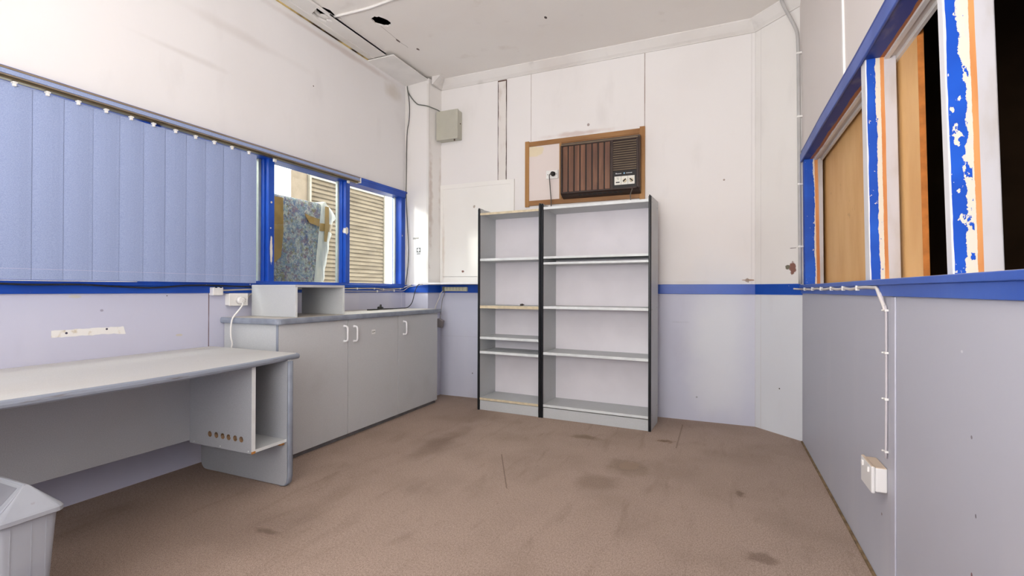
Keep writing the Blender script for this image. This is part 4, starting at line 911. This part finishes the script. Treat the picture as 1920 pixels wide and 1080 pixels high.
b = B(); b.tube([(.500, 4.10, 1.116), (XR - .017, 4.05, 1.113)] + [(XR - .017, y_, 1.1125 + z_) for y_, z_ in ((3.84, 0), (3.6, -.003), (3.4, .002), (3.2, -.003), (3.0, .001), (2.85, -.004), (2.7, 0), (2.58, -.004), (2.46, .001), (2.35, .003), (2.25, .001), (2.195, -.001))] + [(XR - .017, 2.165, 1.09), (XR - .010, 2.14, 1.05), (XR - .008, 2.128, 1.03)], .0065, 8); obj('run', b, simple('white_cable2', (214, 208, 204), .5, .04), t)
b = B(); b.tube([(XR - .017, 2.19, 1.108), (XR - .012, 2.155, 1.085), (XR - .009, 2.14, 1.05), (XR - .006, 2.126, 1.03), (XR - .005, 2.126, .88), (XR - .005, 2.126, .70), (XR - .006, 2.127, .50)], .0040, 8); obj('drop', b, simple('grey_white_cable', (196, 190, 194), .45, .03), t)
for yy_ in (3.841, 3.541, 3.256, 2.983, 2.716, 2.461):
    b = B(); b.box(XR - .026, XR - .010, yy_ - .006, yy_ + .006, 1.102, 1.124, .002); obj('clip', b, M_white_pl, t)
for zz_ in (1.031, .878, .712, .524):
    b = B(); b.box(XR - .011, XR, 2.118, 2.134, zz_ - .004, zz_ + .004, .001); b.cyl((XR - .01, 2.139, zz_), (XR - .016, 2.139, zz_), .003, n=8); obj('clip', b, M_white_pl, t)
t = thing('low_outlet', 'white surface-mounted wall outlet low on the right wall, dusty on top', 'outlet', (XR, 2.17, .37))
k = N('dusty_plastic', .45, .35); g = k.n('ShaderNodeNewGeometry'); q = k.n('ShaderNodeSeparateXYZ'); k.t.links.new(g.outputs['Normal'], q.inputs[0])
k.col(k.mix(k.math('GREATER_THAN', q.outputs[2], .6), lin(232, 230, 228), lin(206, 186, 164))); M_dusty = k.m
b = B(); b.box(XR - .038, XR, 2.128, 2.262, .372, .462, .006, 3); obj('back_box', b, M_dusty, t)
b = B(); b.box(XR - .050, XR - .038, 2.124, 2.266, .368, .466, .004, 3); obj('faceplate', b, M_dusty, t)
b = B(); b.box(XR - .056, XR - .049, 2.15, 2.165, .435, .455, .002); b.box(XR - .056, XR - .049, 2.225, 2.24, .435, .455, .002); obj('switch', b, M_white_pl, t)

# ------------------------------------------------------------------ waste bin
k = N('grey_bin_plastic', .38, .4); c = k.mix(k.ramp(k.noise(6, 5), .4, .8), lin(158, 162, 170), lin(148, 152, 162)); c = k.mix(k.ramp(k.noise(40, 4), .7, .76, 0, .4), c, lin(140, 132, 128)); k.col(c); M_bin = k.m
t = thing('waste_bin', 'grey plastic swing-top bin in the left foreground', 'bin', (-2.09, .776, 0))
BX0, BX1, BY0, BY1, BZ = -2.238, -1.946, .700, .852, .398
def rr(x0, x1, y0, y1, r, z, n=5):
    pts = []
    for cx, cy, a0 in ((x1 - r, y1 - r, 0), (x0 + r, y1 - r, PI / 2), (x0 + r, y0 + r, PI), (x1 - r, y0 + r, 1.5 * PI)):
        for i in range(n + 1): a = a0 + PI / 2 * i / n; pts.append((cx + r * math.cos(a), cy + r * math.sin(a), z))
    return pts
def brec(f, z, g=0): q = .022 * (1 - f); return rr(BX0 + q - g, BX1 - q + g, BY0 + q - g, BY1 - q + g, .022, z)
b = B(); b.loft([brec(0, .001), brec(.03, .008), brec(1, BZ - .008), brec(1, BZ)]); obj('bucket', b, M_bin, t)
for yy_ in (.735, .785, .82):
    b = B(); b.loft([[(BX1 - .022 * (1 - f_) + o_, yy_ + w_, z_) for o_, w_ in ((-.003, -.0015), (.0015, -.0015), (.0015, .0015), (-.003, .0015))] for f_, z_ in ((0, .02), (1, BZ - .004))], smooth=False)
    obj('rib', b, M_bin, t)
lx0, lx1, ly0, ly1 = -2.252, -1.932, .688, .864
RX0, RX1, RY, RZ_ = lx0 + .07, -2.002, .792, .486
rim = rr(lx0 + .004, lx1 - .004, ly0 + .004, ly1 - .004, .022, .412)
def hip(f): return [(p[0] + (min(max(p[0], RX0), RX1) - p[0]) * f, p[1] + (RY + (p[1] - RY) * .04 - p[1]) * f, .412 + (RZ_ - .412) * (f if f < .9 else .9 + (f - .9) * .8)) for p in rim]
b = B(); b.loft([rr(lx0 + .002, lx1 - .002, ly0 + .002, ly1 - .002, .022, .392), rr(lx0, lx1, ly0, ly1, .024, .394), rr(lx0, lx1, ly0, ly1, .024, .406), rim, hip(.05), hip(.4), hip(.7), hip(.92), hip(1)], smooth=False)
lid = obj('lid', b, M_bin, t)
def onslope(u, v, d=0):
    # near slope of the lid: u across, v from rim (0) to ridge (1)
    x = (lx0 + .02) * (1 - u) + (lx1 - .02) * u; xr = RX0 * (1 - u) + RX1 * u
    return (x * (1 - v) + xr * v, (ly0 + .012) * (1 - v) + (RY - .004) * v - d * .6, .414 * (1 - v) + (RZ_ - .004) * v + d * .8)
b = B(); b.tube([onslope(1.0, .02, .001), onslope(1.0, .5, .001), onslope(.99, 1.0, .0), onslope(.5, 1.0, .0), onslope(.01, 1.0, .0), onslope(0., .5, .001), onslope(0, .02, .001)], .0045, 10, smooth_pts=False); obj('lid_frame', b, M_bin, lid)
b = B(); b.loft([[onslope(u, v, d) for u, v in ((.90, .10), (.90, .88), (.10, .88), (.10, .10))] for d in (.0005, .004)], smooth=False); obj('swing_flap', b, simple('flap_plastic', (134, 136, 144), .4, .04), lid)
b = B(); b.loft([[onslope(u, v, d) for u, v in ((.93, .06), (.93, .93), (.07, .93), (.07, .06))] for d in (.0002, .0012)], smooth=False); obj('flap_gap', b, simple('flap_shadow_gap', (84, 84, 90), .6, .04), lid)
